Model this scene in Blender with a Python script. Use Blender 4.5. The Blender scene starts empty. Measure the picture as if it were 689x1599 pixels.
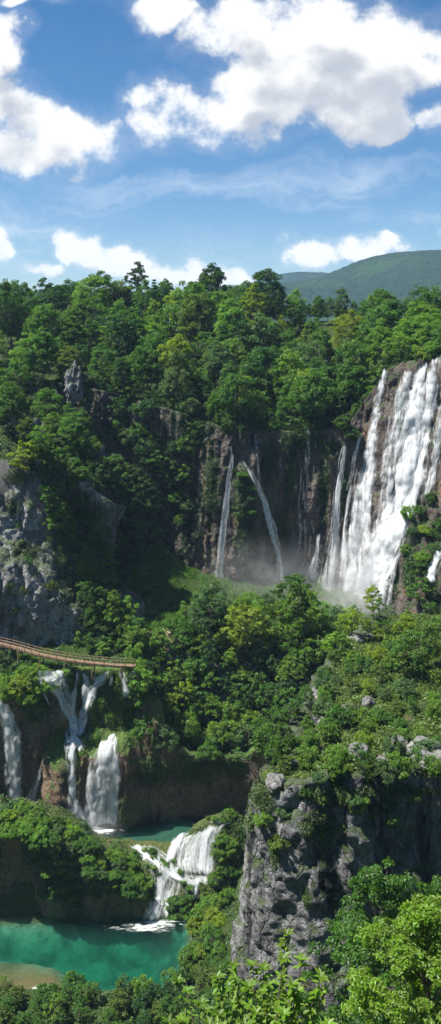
import bpy, bmesh, math, random
import numpy as np
from mathutils import Vector, noise as mn
from mathutils.bvhtree import BVHTree

random.seed(7)
RNG = np.random.default_rng(11)
C = bpy.context.scene.collection
scene = bpy.context.scene
F, CX, HY, CAMZ = 1300.0, 344.5, 520.0, 100.0      # lens in photo pixels, principal point, eye height (m)


def W(px, py, Y):
    return np.array(((px - CX) / F * Y, Y, CAMZ - (py - HY) / F * Y))


def ray_dir(px, py):
    return Vector(((px - CX) / F, 1.0, -(py - HY) / F)).normalized()


def to_px(p):
    return (CX + p[0] / p[1] * F, HY + (CAMZ - p[2]) / p[1] * F)


def tag(o, label=None, cat=None, group=None, kind=None):
    if label: o['label'] = label
    if cat: o['category'] = cat
    if group: o['group'] = group
    if kind: o['kind'] = kind
    return o


def link(name, me, mat=None, parent=None):
    o = bpy.data.objects.new(name, me)
    C.objects.link(o)
    if mat is not None and me is not None and len(me.materials) == 0:
        me.materials.append(mat)
    if parent is not None:
        o.parent = parent
    return o


def empty(name, loc=(0, 0, 0)):
    o = bpy.data.objects.new(name, None)
    o.empty_display_size = 0.3
    C.objects.link(o)
    o.location = loc
    return o


def mesh_from(name, V, Fc, smooth=True):
    me = bpy.data.meshes.new(name)
    V = np.asarray(V, dtype=np.float32).reshape(-1, 3)
    Fc = np.asarray(Fc, dtype=np.int32)
    k = Fc.shape[1]
    me.vertices.add(len(V)); me.vertices.foreach_set('co', V.ravel())
    me.loops.add(Fc.size); me.loops.foreach_set('vertex_index', Fc.ravel())
    me.polygons.add(len(Fc))
    me.polygons.foreach_set('loop_start', np.arange(0, Fc.size, k, dtype=np.int32))
    me.polygons.foreach_set('loop_total', np.full(len(Fc), k, dtype=np.int32))
    me.polygons.foreach_set('use_smooth', np.full(len(Fc), smooth, dtype=bool))
    me.update(calc_edges=True)
    return me


def grid_faces(nr, nc):
    a = np.arange(nr * nc).reshape(nr, nc)
    return np.stack([a[:-1, :-1], a[:-1, 1:], a[1:, 1:], a[1:, :-1]], -1).reshape(-1, 4)


def sstep(a, b, t):
    t = np.clip((t - a) / (b - a), 0, 1)
    return t * t * (3 - 2 * t)


# ------------------------------------------------------------------ materials
class NT:
    def __init__(s, tree):
        s.t = tree; s.n = tree.nodes; s.l = tree.links

    def node(s, typ, ins=None, **kw):
        nd = s.n.new(typ)
        for k, v in kw.items():
            setattr(nd, k, v)
        for k, v in (ins or {}).items():
            s.set(nd.inputs[k], v)
        return nd

    def set(s, sock, v):
        if isinstance(v, bpy.types.NodeSocket):
            s.l.new(v, sock)
        elif v is not None:
            if sock.type == 'RGBA' and len(v) == 3:
                v = (*v, 1)
            sock.default_value = v

    def m(s, op, a, b=None, c=None, clamp=False):
        nd = s.n.new('ShaderNodeMath'); nd.operation = op; nd.use_clamp = clamp
        for i, v in enumerate((a, b, c)):
            if v is not None: s.set(nd.inputs[i], v)
        return nd.outputs[0]

    def ss(s, v, a, b, lo=0.0, hi=1.0):
        nd = s.n.new('ShaderNodeMapRange'); nd.interpolation_type = 'SMOOTHSTEP'
        for i, x in enumerate((v, a, b, lo, hi)):
            s.set(nd.inputs[i], x)
        return nd.outputs[0]

    def mix(s, f, a, b, bt='MIX'):
        nd = s.n.new('ShaderNodeMix'); nd.data_type = 'RGBA'; nd.blend_type = bt
        s.set(nd.inputs[0], f); s.set(nd.inputs[6], a); s.set(nd.inputs[7], b)
        return nd.outputs[2]

    def noise(s, vec, scale, detail=4, rough=0.55, out=0, dist=0.0):
        nd = s.n.new('ShaderNodeTexNoise')
        s.set(nd.inputs['Vector'], vec)
        nd.inputs['Scale'].default_value = scale
        nd.inputs['Detail'].default_value = detail
        nd.inputs['Roughness'].default_value = rough
        nd.inputs['Distortion'].default_value = dist
        return nd.outputs[out]

    def mapping(s, vec, scale=(1, 1, 1), loc=(0, 0, 0)):
        nd = s.n.new('ShaderNodeMapping')
        s.set(nd.inputs[0], vec)
        nd.inputs['Scale'].default_value = scale
        nd.inputs['Location'].default_value = loc
        return nd.outputs[0]


def new_mat(name):
    m = bpy.data.materials.new(name); m.use_nodes = True
    nt = NT(m.node_tree); nt.n.clear()
    out = nt.node('ShaderNodeOutputMaterial')
    return m, nt, out


def mat_leaf(name, spread=0.6, trans=0.5, gloss=0.022):
    m, nt, out = new_mat(name)
    oi = nt.node('ShaderNodeObjectInfo')
    geo = nt.node('ShaderNodeNewGeometry')
    k = nt.m('ADD', nt.m('MULTIPLY', geo.outputs['Random Per Island'], spread), 1 - spread * 0.5)
    tc = nt.node('ShaderNodeTexCoord')
    nz = nt.noise(tc.outputs['Object'], 0.5, 2)
    k = nt.m('MULTIPLY', k, nt.ss(nz, 0.3, 0.7, 0.78, 1.2))
    col = nt.node('ShaderNodeVectorMath', {0: oi.outputs['Color'], 'Scale': k}, operation='SCALE').outputs[0]
    hs = nt.node('ShaderNodeHueSaturation', {'Hue': nt.m('ADD', nt.m('MULTIPLY', geo.outputs['Random Per Island'], 0.03), 0.485), 'Color': col})
    col = hs.outputs[0]
    d = nt.node('ShaderNodeBsdfDiffuse', {'Color': col})
    tcol = nt.mix(1.0, col, (1.5, 1.45, 0.5), 'MULTIPLY')
    t = nt.node('ShaderNodeBsdfTranslucent', {'Color': tcol})
    a = nt.node('ShaderNodeMixShader', {0: trans, 1: d.outputs[0], 2: t.outputs[0]})
    g = nt.node('ShaderNodeBsdfGlossy', {'Color': (0.9, 0.95, 0.9), 'Roughness': 0.5})
    b = nt.node('ShaderNodeMixShader', {0: gloss, 1: a.outputs[0], 2: g.outputs[0]})
    nt.l.new(b.outputs[0], out.inputs[0])
    return m


def mat_bark(name, col):
    m, nt, out = new_mat(name)
    tc = nt.node('ShaderNodeTexCoord')
    nz = nt.noise(nt.mapping(tc.outputs['Object'], (6, 6, 1.2)), 1.0, 5)
    c = nt.mix(nz, tuple(x * 0.45 for x in col), tuple(x * 1.4 for x in col))
    bp = nt.node('ShaderNodeBump', {'Strength': 0.7, 'Distance': 0.05, 'Height': nz})
    b = nt.node('ShaderNodeBsdfPrincipled', {'Base Color': c, 'Roughness': 0.9, 'Normal': bp.outputs[0]})
    nt.l.new(b.outputs[0], out.inputs[0])
    return m


def mat_rock(name, light, dark, streak=0.6, streak_col=(0.02, 0.02, 0.022), moss=0.5, mossc=(0.05, 0.085, 0.015),
             moss_lo=0.25, moss_hi=0.6, wet=0.0, warm=0.0, crack=0.6, sscale=0.35, mosswall=0.0):
    m, nt, out = new_mat(name)
    tc = nt.node('ShaderNodeTexCoord'); P = tc.outputs['Object']
    geo = nt.node('ShaderNodeNewGeometry')
    big = nt.noise(P, 0.16, 4, 0.6)
    fine = nt.noise(P, 1.6, 7, 0.68)
    c = nt.mix(nt.ss(nt.m('ADD', nt.m('MULTIPLY', big, 0.55), nt.m('MULTIPLY', fine, 0.45)), 0.36, 0.62), dark, light)
    if warm:
        wn = nt.noise(nt.mapping(P, (1, 1, 0.5)), 0.35, 4)
        c = nt.mix(nt.m('MULTIPLY', nt.ss(wn, 0.52, 0.7), warm), c, (0.30, 0.17, 0.07))
    # vertical streaks of algae and damp
    sn = nt.noise(nt.mapping(P, (sscale, sscale, sscale * 0.10)), 1.0, 6, 0.65)
    sn2 = nt.noise(nt.mapping(P, (sscale * 4, sscale * 4, sscale * 0.3)), 1.0, 4, 0.6)
    sm = nt.ss(nt.m('ADD', nt.m('MULTIPLY', sn, 0.7), nt.m('MULTIPLY', sn2, 0.3)), 0.50, 0.60)
    c = nt.mix(nt.m('MULTIPLY', sm, streak), c, streak_col)
    # cracks
    vo = nt.node('ShaderNodeTexVoronoi', {'Vector': nt.node('ShaderNodeVectorMath', {0: nt.mapping(P, (1, 1, 0.55)), 1: nt.node('ShaderNodeVectorMath', {0: nt.noise(P, 0.9, 3, out=1), 'Scale': 1.1}, operation='SCALE').outputs[0]}, operation='ADD').outputs[0], 'Scale': 0.42}, feature='DISTANCE_TO_EDGE')
    ck = nt.ss(vo.outputs['Distance'], 0.0, 0.07, 1.0, 0.0)
    c = nt.mix(nt.m('MULTIPLY', ck, crack * 0.55), c, tuple(x * 0.25 for x in dark))
    # moss and grass tufts on flats
    sep = nt.node('ShaderNodeSeparateXYZ', {0: geo.outputs['Normal']})
    mz = nt.m('ADD', sep.outputs[2], nt.m('MULTIPLY', nt.m('SUBTRACT', nt.noise(P, 0.5, 5, 0.65), 0.5), 1.1))
    mm = nt.m('MULTIPLY', nt.ss(mz, moss_lo, moss_hi), moss)
    if mosswall:
        mw = nt.noise(nt.mapping(P, (1, 1, 0.35)), 0.16, 5, 0.6)
        mm = nt.m('MAXIMUM', mm, nt.m('MULTIPLY', nt.ss(mw, 0.52, 0.6), mosswall))
    mc = nt.mix(nt.noise(P, 2.2, 5), tuple(x * 0.45 for x in mossc), tuple(x * 1.5 for x in mossc))
    c = nt.mix(mm, c, mc)
    hgt = nt.m('ADD', nt.m('ADD', nt.m('MULTIPLY', fine, 0.8), nt.m('MULTIPLY', big, 0.6)), nt.m('MULTIPLY', ck, -0.35 * crack))
    mid_ = nt.noise(nt.mapping(P, (1, 1, 0.6)), 0.55, 6, 0.7)
    hgt = nt.m('ADD', hgt, nt.m('MULTIPLY', mid_, 0.8))
    b1 = nt.node('ShaderNodeBump', {'Strength': 1.0, 'Distance': 1.0, 'Height': hgt})
    b = nt.node('ShaderNodeBsdfPrincipled', {'Base Color': c, 'Roughness': nt.ss(sm, 0, 1, 0.92 - wet * 0.4, 0.85 - wet * 0.5), 'Normal': b1.outputs[0]})
    b.inputs['Specular IOR Level'].default_value = 0.25 + 0.3 * wet
    nt.l.new(b.outputs[0], out.inputs[0])
    return m


def mat_ground():
    m, nt, out = new_mat('ground_earth')
    tc = nt.node('ShaderNodeTexCoord'); P = tc.outputs['Object']
    geo = nt.node('ShaderNodeNewGeometry')
    n1 = nt.noise(P, 0.35, 6, 0.65); n2 = nt.noise(P, 2.5, 5, 0.6)
    g = nt.mix(n2, (0.012, 0.026, 0.006), (0.045, 0.075, 0.014))
    g = nt.mix(nt.ss(n1, 0.58, 0.72), g, (0.07, 0.055, 0.03))
    rock = nt.mix(n2, (0.05, 0.05, 0.048), (0.20, 0.195, 0.185))
    sep = nt.node('ShaderNodeSeparateXYZ', {0: geo.outputs['Normal']})
    f = nt.ss(nt.m('ADD', sep.outputs[2], nt.m('MULTIPLY', nt.m('SUBTRACT', n1, 0.5), 0.5)), 0.45, 0.62)
    c = nt.mix(f, rock, g)
    ps = nt.node('ShaderNodeSeparateXYZ', {0: P})
    sand = nt.mix(nt.m('MULTIPLY_ADD', n2, .6, nt.m('MULTIPLY', n1, .5)), (0.07, 0.042, 0.018), (0.27, 0.155, 0.065))
    sand = nt.mix(nt.ss(ps.outputs[0], -27, -19), sand, nt.mix(n2, (0.05, 0.055, 0.03), (0.14, 0.13, 0.075)))
    marl = nt.mix(nt.ss(nt.noise(P, 0.22, 5, .6), .38, .62), (0.05, 0.075, 0.045), (0.27, 0.28, 0.20))
    bedc = nt.mix(nt.ss(nt.m('ADD', ps.outputs[2], nt.m('MULTIPLY', n1, 0.9)), -1.1, 0.1), marl, sand)
    inlow = nt.m('MULTIPLY', nt.ss(ps.outputs[1], 120, 122), nt.ss(ps.outputs[1], 146.5, 147, 1, 0))
    fb = nt.m('MULTIPLY', inlow, nt.ss(nt.m('ADD', ps.outputs[2], nt.m('MULTIPLY', nt.m('SUBTRACT', n1, .5), .8)), -0.05, 0.2, 1, 0))
    upc = nt.mix(n1, (0.06, 0.07, 0.045), (0.20, 0.19, 0.12))
    inup = nt.m('MULTIPLY', nt.m('MULTIPLY', nt.ss(ps.outputs[1], 141, 142.5), nt.ss(ps.outputs[1], 161, 162, 1, 0)), nt.ss(ps.outputs[0], 6, 8, 1, 0))
    tuf = nt.mix(nt.ss(n2, .42, .68), (0.04, 0.075, 0.014), (0.13, 0.105, 0.055))
    tuf = nt.mix(nt.ss(ps.outputs[2], 7.4, 7.8), nt.mix(nt.ss(ps.outputs[1], 149.2, 149.8), tuf, upc), tuf)
    c = nt.mix(inup, c, tuf)
    c = nt.mix(fb, c, bedc)
    bp = nt.node('ShaderNodeBump', {'Strength': 0.8, 'Distance': 0.4, 'Height': nt.m('ADD', n1, n2)})
    b = nt.node('ShaderNodeBsdfPrincipled', {'Base Color': c, 'Roughness': 0.95, 'Normal': bp.outputs[0]})
    b.inputs['Specular IOR Level'].default_value = 0.15
    nt.l.new(b.outputs[0], out.inputs[0])
    return m


def mat_water(name, absorb, scat, sdens, ripple=.7):
    """lake water: a rippled glossy skin over a body that absorbs and scatters with depth"""
    m, nt, out = new_mat(name)
    tc = nt.node('ShaderNodeTexCoord'); P = tc.outputs['Object']
    r = nt.m('ADD', nt.noise(nt.mapping(P, (1, 1.8, 1)), 0.9, 4, 0.6), nt.m('MULTIPLY', nt.noise(P, 3.2, 3), 0.4))
    bp = nt.node('ShaderNodeBump', {'Strength': ripple, 'Distance': 0.25, 'Height': r})
    tr = nt.node('ShaderNodeBsdfTransparent')
    fr = nt.node('ShaderNodeFresnel', {'IOR': 1.33, 'Normal': bp.outputs[0]})
    gl = nt.node('ShaderNodeBsdfGlossy', {'Roughness': 0.07, 'Normal': bp.outputs[0]})
    b = nt.node('ShaderNodeMixShader', {0: fr.outputs[0], 1: tr.outputs[0], 2: gl.outputs[0]})
    nt.l.new(b.outputs[0], out.inputs[0])
    va = nt.node('ShaderNodeVolumeAbsorption', {'Color': absorb, 'Density': 0.40})
    vs = nt.node('ShaderNodeVolumeScatter', {'Color': scat, 'Density': sdens})
    ad = nt.node('ShaderNodeAddShader', {0: va.outputs[0], 1: vs.outputs[0]})
    nt.l.new(ad.outputs[0], out.inputs['Volume'])
    return m


def mat_fall():
    """falling white water; UV in metres (u across, v along), 'edge' 0 at the rim and 1 inside, 'dens' coverage"""
    m, nt, out = new_mat('white_water')
    uv = nt.node('ShaderNodeUVMap').outputs[0]
    ed = nt.node('ShaderNodeAttribute', attribute_name='edge').outputs['Fac']
    de = nt.node('ShaderNodeAttribute', attribute_name='dens').outputs['Fac']
    wob = nt.node('ShaderNodeVectorMath', {0: nt.noise(nt.mapping(uv, (0.25, 0.09, 1)), 1.0, 3, out=1), 'Scale': 0.9}, operation='SCALE').outputs[0]
    uvw = nt.node('ShaderNodeVectorMath', {0: uv, 1: wob}, operation='ADD').outputs[0]
    s1 = nt.noise(nt.mapping(uvw, (0.9, 0.05, 1)), 1.0, 6, 0.62)
    s2 = nt.noise(nt.mapping(uvw, (3.6, 0.24, 1)), 1.0, 5, 0.65)
    s3 = nt.noise(nt.mapping(uv, (1.5, 0.7, 1)), 1.0, 6, 0.68)
    s = nt.m('ADD', nt.m('ADD', nt.m('MULTIPLY', s1, 0.44), nt.m('MULTIPLY', s2, 0.30)), nt.m('MULTIPLY', s3, 0.26))
    s = nt.m('MULTIPLY_ADD', nt.m('SUBTRACT', s, 0.5), 3.9, 0.5)
    lo = nt.m('ADD', nt.m('SUBTRACT', 0.86, de), nt.m('MULTIPLY', nt.m('SUBTRACT', 1.0, ed), 0.75))
    al = nt.ss(s, lo, nt.m('ADD', lo, 0.62))
    al = nt.m('MULTIPLY', al, nt.ss(ed, 0.0, 0.2))
    al = nt.m('MULTIPLY', al, nt.ss(de, .4, .9, .72, .95))
    d = nt.node('ShaderNodeBsdfDiffuse', {'Color': (0.86, 0.885, 0.91)})
    t = nt.node('ShaderNodeBsdfTranslucent', {'Color': (0.86, 0.885, 0.91)})
    a = nt.node('ShaderNodeMixShader', {0: 0.42, 1: d.outputs[0], 2: t.outputs[0]})
    tr = nt.node('ShaderNodeBsdfTransparent')
    b = nt.node('ShaderNodeMixShader', {0: al, 1: tr.outputs[0], 2: a.outputs[0]})
    nt.l.new(b.outputs[0], out.inputs[0])
    return m


def mat_foam():
    m, nt, out = new_mat('foam')
    tc = nt.node('ShaderNodeTexCoord'); P = tc.outputs['Object']
    ed = nt.node('ShaderNodeAttribute', attribute_name='edge').outputs['Fac']
    n = nt.noise(nt.mapping(P, (0.55, 1.5, 1)), 0.9, 6, 0.68, dist=0.6)
    al = nt.m('MULTIPLY', nt.ss(nt.m('ADD', n, nt.m('MULTIPLY', ed, 0.40)), 0.60, 0.98), .9)
    d = nt.node('ShaderNodeBsdfDiffuse', {'Color': (0.82, 0.86, 0.86)})
    tr = nt.node('ShaderNodeBsdfTransparent')
    b = nt.node('ShaderNodeMixShader', {0: al, 1: tr.outputs[0], 2: d.outputs[0]})
    nt.l.new(b.outputs[0], out.inputs[0])
    return m


def mat_wood():
    m, nt, out = new_mat('weathered_planks')
    tc = nt.node('ShaderNodeTexCoord'); P = tc.outputs['Object']
    geo = nt.node('ShaderNodeNewGeometry')
    n = nt.noise(P, 3.0, 5, 0.6)
    c = nt.mix(n, (0.13, 0.085, 0.05), (0.30, 0.205, 0.125))
    c = nt.mix(nt.m('MULTIPLY', geo.outputs['Random Per Island'], 0.45), c, (0.12, 0.075, 0.045))
    b = nt.node('ShaderNodeBsdfPrincipled', {'Base Color': c, 'Roughness': 0.8})
    nt.l.new(b.outputs[0], out.inputs[0])
    return m


def mat_mountain():
    m, nt, out = new_mat('forested_mountain')
    tc = nt.node('ShaderNodeTexCoord'); P = tc.outputs['Object']
    vo = nt.node('ShaderNodeTexVoronoi', {'Vector': P, 'Scale': 0.075})
    n = nt.noise(P, 0.006, 5, 0.6)
    n2 = nt.noise(P, 0.03, 4, 0.6)
    c = nt.mix(n2, (0.006, 0.018, 0.012), (0.019, 0.045, 0.020))
    c = nt.mix(nt.ss(n, 0.5, 0.68), c, (0.025, 0.055, 0.020))
    bp = nt.node('ShaderNodeBump', {'Strength': 1.0, 'Distance': 9.0, 'Height': nt.m('SUBTRACT', nt.m('MULTIPLY', n2, 0.8), vo.outputs['Distance'])})
    b = nt.node('ShaderNodeBsdfDiffuse', {'Color': c, 'Normal': bp.outputs[0]})
    nt.l.new(b.outputs[0], out.inputs[0])
    return m


def mat_volume(name, col, dens, aniso=0.0):
    m, nt, out = new_mat(name)
    v = nt.node('ShaderNodeVolumePrincipled', {'Color': col, 'Density': dens, 'Anisotropy': aniso})
    nt.l.new(v.outputs[0], out.inputs['Volume'])
    return m


LEAF = mat_leaf('leaves')
LEAF_NEAR = mat_leaf('leaves_near', spread=0.7, trans=0.55, gloss=0.03)
GRASSM = mat_leaf('grass_blades', spread=0.8, trans=0.35, gloss=0.03)
BARK = mat_bark('bark_grey_brown', (0.13, 0.10, 0.08))
BARKD = mat_bark('bark_dark', (0.07, 0.055, 0.045))
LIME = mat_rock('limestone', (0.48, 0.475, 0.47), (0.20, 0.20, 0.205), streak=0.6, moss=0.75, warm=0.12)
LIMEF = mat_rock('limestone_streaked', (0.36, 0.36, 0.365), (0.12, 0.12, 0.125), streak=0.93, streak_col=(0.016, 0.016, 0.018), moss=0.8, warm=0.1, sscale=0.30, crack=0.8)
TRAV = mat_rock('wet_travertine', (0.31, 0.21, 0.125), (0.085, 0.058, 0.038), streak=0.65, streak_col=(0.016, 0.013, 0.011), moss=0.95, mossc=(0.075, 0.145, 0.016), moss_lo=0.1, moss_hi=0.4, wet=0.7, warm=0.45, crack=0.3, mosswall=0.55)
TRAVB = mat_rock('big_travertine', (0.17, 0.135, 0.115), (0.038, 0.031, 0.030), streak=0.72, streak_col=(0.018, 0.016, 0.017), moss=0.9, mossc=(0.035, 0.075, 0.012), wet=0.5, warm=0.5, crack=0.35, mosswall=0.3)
GROUND = mat_ground(); FALL = mat_fall(); FOAM = mat_foam(); WOOD = mat_wood()

# ------------------------------------------------------------------ plan of the gorge
def interp(x, xs, ys):
    return np.interp(x, xs, ys)


# big cliff: foot and lip as functions of photo column
B_PX = [100, 150, 200, 250, 300, 340, 400, 470, 540, 575, 610, 650, 689, 760, 840]
B_Y0 = [216, 215, 214, 212, 210, 207, 206, 207, 202, 196, 189, 183, 178, 172, 168]
B_BK = [4, 4, 4, 2, 0, -1, -2, -2, 0, 5, 9, 11, 11, 10, 10]
B_ZT = [86, 85, 83, 81, 79, 77, 76, 76, 77, 83, 90, 93, 94.3, 95.5, 96.5]


def big_wall(px, t):
    Y0 = interp(px, B_PX, B_Y0); bk = interp(px, B_PX, B_BK); zt = interp(px, B_PX, B_ZT)
    prof = np.interp(t, [0, 0.25, 0.55, 0.8, 1.0], [-0.35, 0.1, 0.45, 0.75, 1.0])
    Y = Y0 + bk * prof
    # spray-built apron and mossy shoulder near the right-hand foot
    Y = Y - 7.0 * np.exp(-((px - 655) / 42) ** 2) * (1 - sstep(0.22, 0.48, t))
    Y = Y - 3.5 * np.exp(-((px - 380) / 22) ** 2) * (1 - sstep(0.55, 0.85, t)) * sstep(-.1, .3, t)
    z = 33 + (zt - 33) * t
    return np.array(((px - CX) / F * Y0, Y, z))


lipB = [(*(big_wall(p, 1.0)),) for p in np.linspace(100, 840, 60)]
# left rock and its spur (plan points x, y, lip z)
PATH_L = [(-75, 176, 78), (-56, 174, 75), (-46, 173, 72.5), (-41, 172.5, 71), (-36.5, 172, 64), (-33, 172, 58), (-29, 173, 52), (-26.5, 177, 48.5), (-26, 184, 47), (-28, 190, 47)]
PATH_S = [(-46, 190, 72), (-38, 189, 69), (-34, 187, 68.5), (-30.5, 186.5, 67), (-27, 187, 63.5), (-25, 189.5, 60.5), (-24.5, 194, 60), (-26, 201, 62), (-29, 209, 70)]
# foreground ridge
PATH_R = [(34, 172, 44), (29, 165, 44), (20, 148, 44.5), (14.5, 132, 45.5), (9.6, 117, 46.5), (5.5, 106, 46.5), (2.6, 98.5, 46.5), (2.3, 95, 46.8), (5.5, 92.8, 48.5), (10, 92, 49.8), (15, 92, 50.5), (20, 93.5, 49.5), (27, 95, 49), (35, 95, 49.5), (50, 92, 50)]
# wall under the boardwalk
A_PX = [-90, -20, 0, 40, 75, 100, 130, 170, 205, 235, 270, 310, 350, 390, 430, 470]
A_ZT = [33, 31.5, 30.5, 31.5, 34.5, 35, 35, 35, 34.5, 29, 23, 21, 20.5, 21.5, 25, 28]


def low_wall(px, t):
    zt = interp(px, A_PX, A_ZT); z = 5.5 + (zt - 5.5) * t
    Y = np.full_like(np.asarray(px + t * 0.0), 158.6)
    fallz = sstep(85, 118, px) * (1 - sstep(200, 222, px))
    ledge = 1 - sstep(20.5, 24.5, z)
    Y = Y - fallz * ledge * (3.2 - 1.2 * np.abs(px - 155) / 60) + fallz * (1 - ledge) * (1.6 + (z - 24) * 0.12)
    lobe = np.exp(-((px - 92) / 17) ** 2) * (1 - sstep(18, 23, z)) * 2.6
    Y = Y - lobe
    ctr = sstep(215, 250, px)
    Y = Y - ctr * (2.6 * t ** 2 - 1.2 * (1 - t))
    lf = 1 - sstep(60, 85, px)
    Y = Y - lf * (1.5 * t ** 2 - 1.0 * (1 - t)) 
    return np.array(((px - CX) / F * 158.6, Y, z))


def mound_top(px):
    return interp(px, [-90, -30, 0, 60, 100, 130, 150, 175, 200, 225, 245, 260], [17, 16.5, 16.3, 15.6, 14.0, 12.0, 9.6, 8.4, 7.0, 4.6, 2.0, 0.2])


def mound_wall(px, t):
    zt = mound_top(px); z = -2.0 + (zt + 2.0 - 0.8) * t
    Y = 143.0 - 1.6 * t ** 1.5 - 1.6 * sstep(-20, 40, px) * (1 - sstep(60, 90, px)) * 0 + 1.8 * np.exp(-((px - 25) / 30) ** 2) * (1 - t) 
    Y = Y + 1.5 * np.exp(-((px - 118) / 12) ** 2) - 0.8 * np.exp(-((px - 75) / 25) ** 2)
    return np.array(((px - CX) / F * 143.0, Y, z))


# ---- ground height
def polydist(X, Y, path):
    """distance to an open plan path and the lip height at the nearest point"""
    best = np.full(X.shape, 1e9); hz = np.zeros(X.shape)
    for (x0, y0, z0), (x1, y1, z1) in zip(path[:-1], path[1:]):
        dx, dy = x1 - x0, y1 - y0
        t = np.clip(((X - x0) * dx + (Y - y0) * dy) / (dx * dx + dy * dy + 1e-9), 0, 1)
        d = np.hypot(X - x0 - t * dx, Y - y0 - t * dy)
        s = d < best
        best = np.where(s, d, best); hz = np.where(s, z0 + t * (z1 - z0), hz)
    return best, hz


def inside(X, Y, poly):
    r = np.zeros(X.shape, bool)
    n = len(poly)
    for i in range(n):
        x0, y0 = poly[i][:2]; x1, y1 = poly[(i + 1) % n][:2]
        c = ((y0 > Y) != (y1 > Y)) & (X < (x1 - x0) * (Y - y0) / (y1 - y0 + 1e-12) + x0)
        r ^= c
    return r


def region(X, Y, path, closing):
    d, hz = polydist(X, Y, path)
    ins = inside(X, Y, list(path) + list(closing))
    return np.where(ins, d, -d), hz


def vnoise(X, Y, s, seed=0.0):
    f = np.frompyfunc(lambda a, b: mn.fractal(Vector((a * s + seed, b * s - seed, seed * 0.37)), 0.9, 2.0, 4), 2, 1)
    return f(X, Y).astype(float)


def gauss(X, Y, x, y, rx, ry):
    return np.exp(-((X - x) / rx) ** 2 - ((Y - y) / ry) ** 2)


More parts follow.
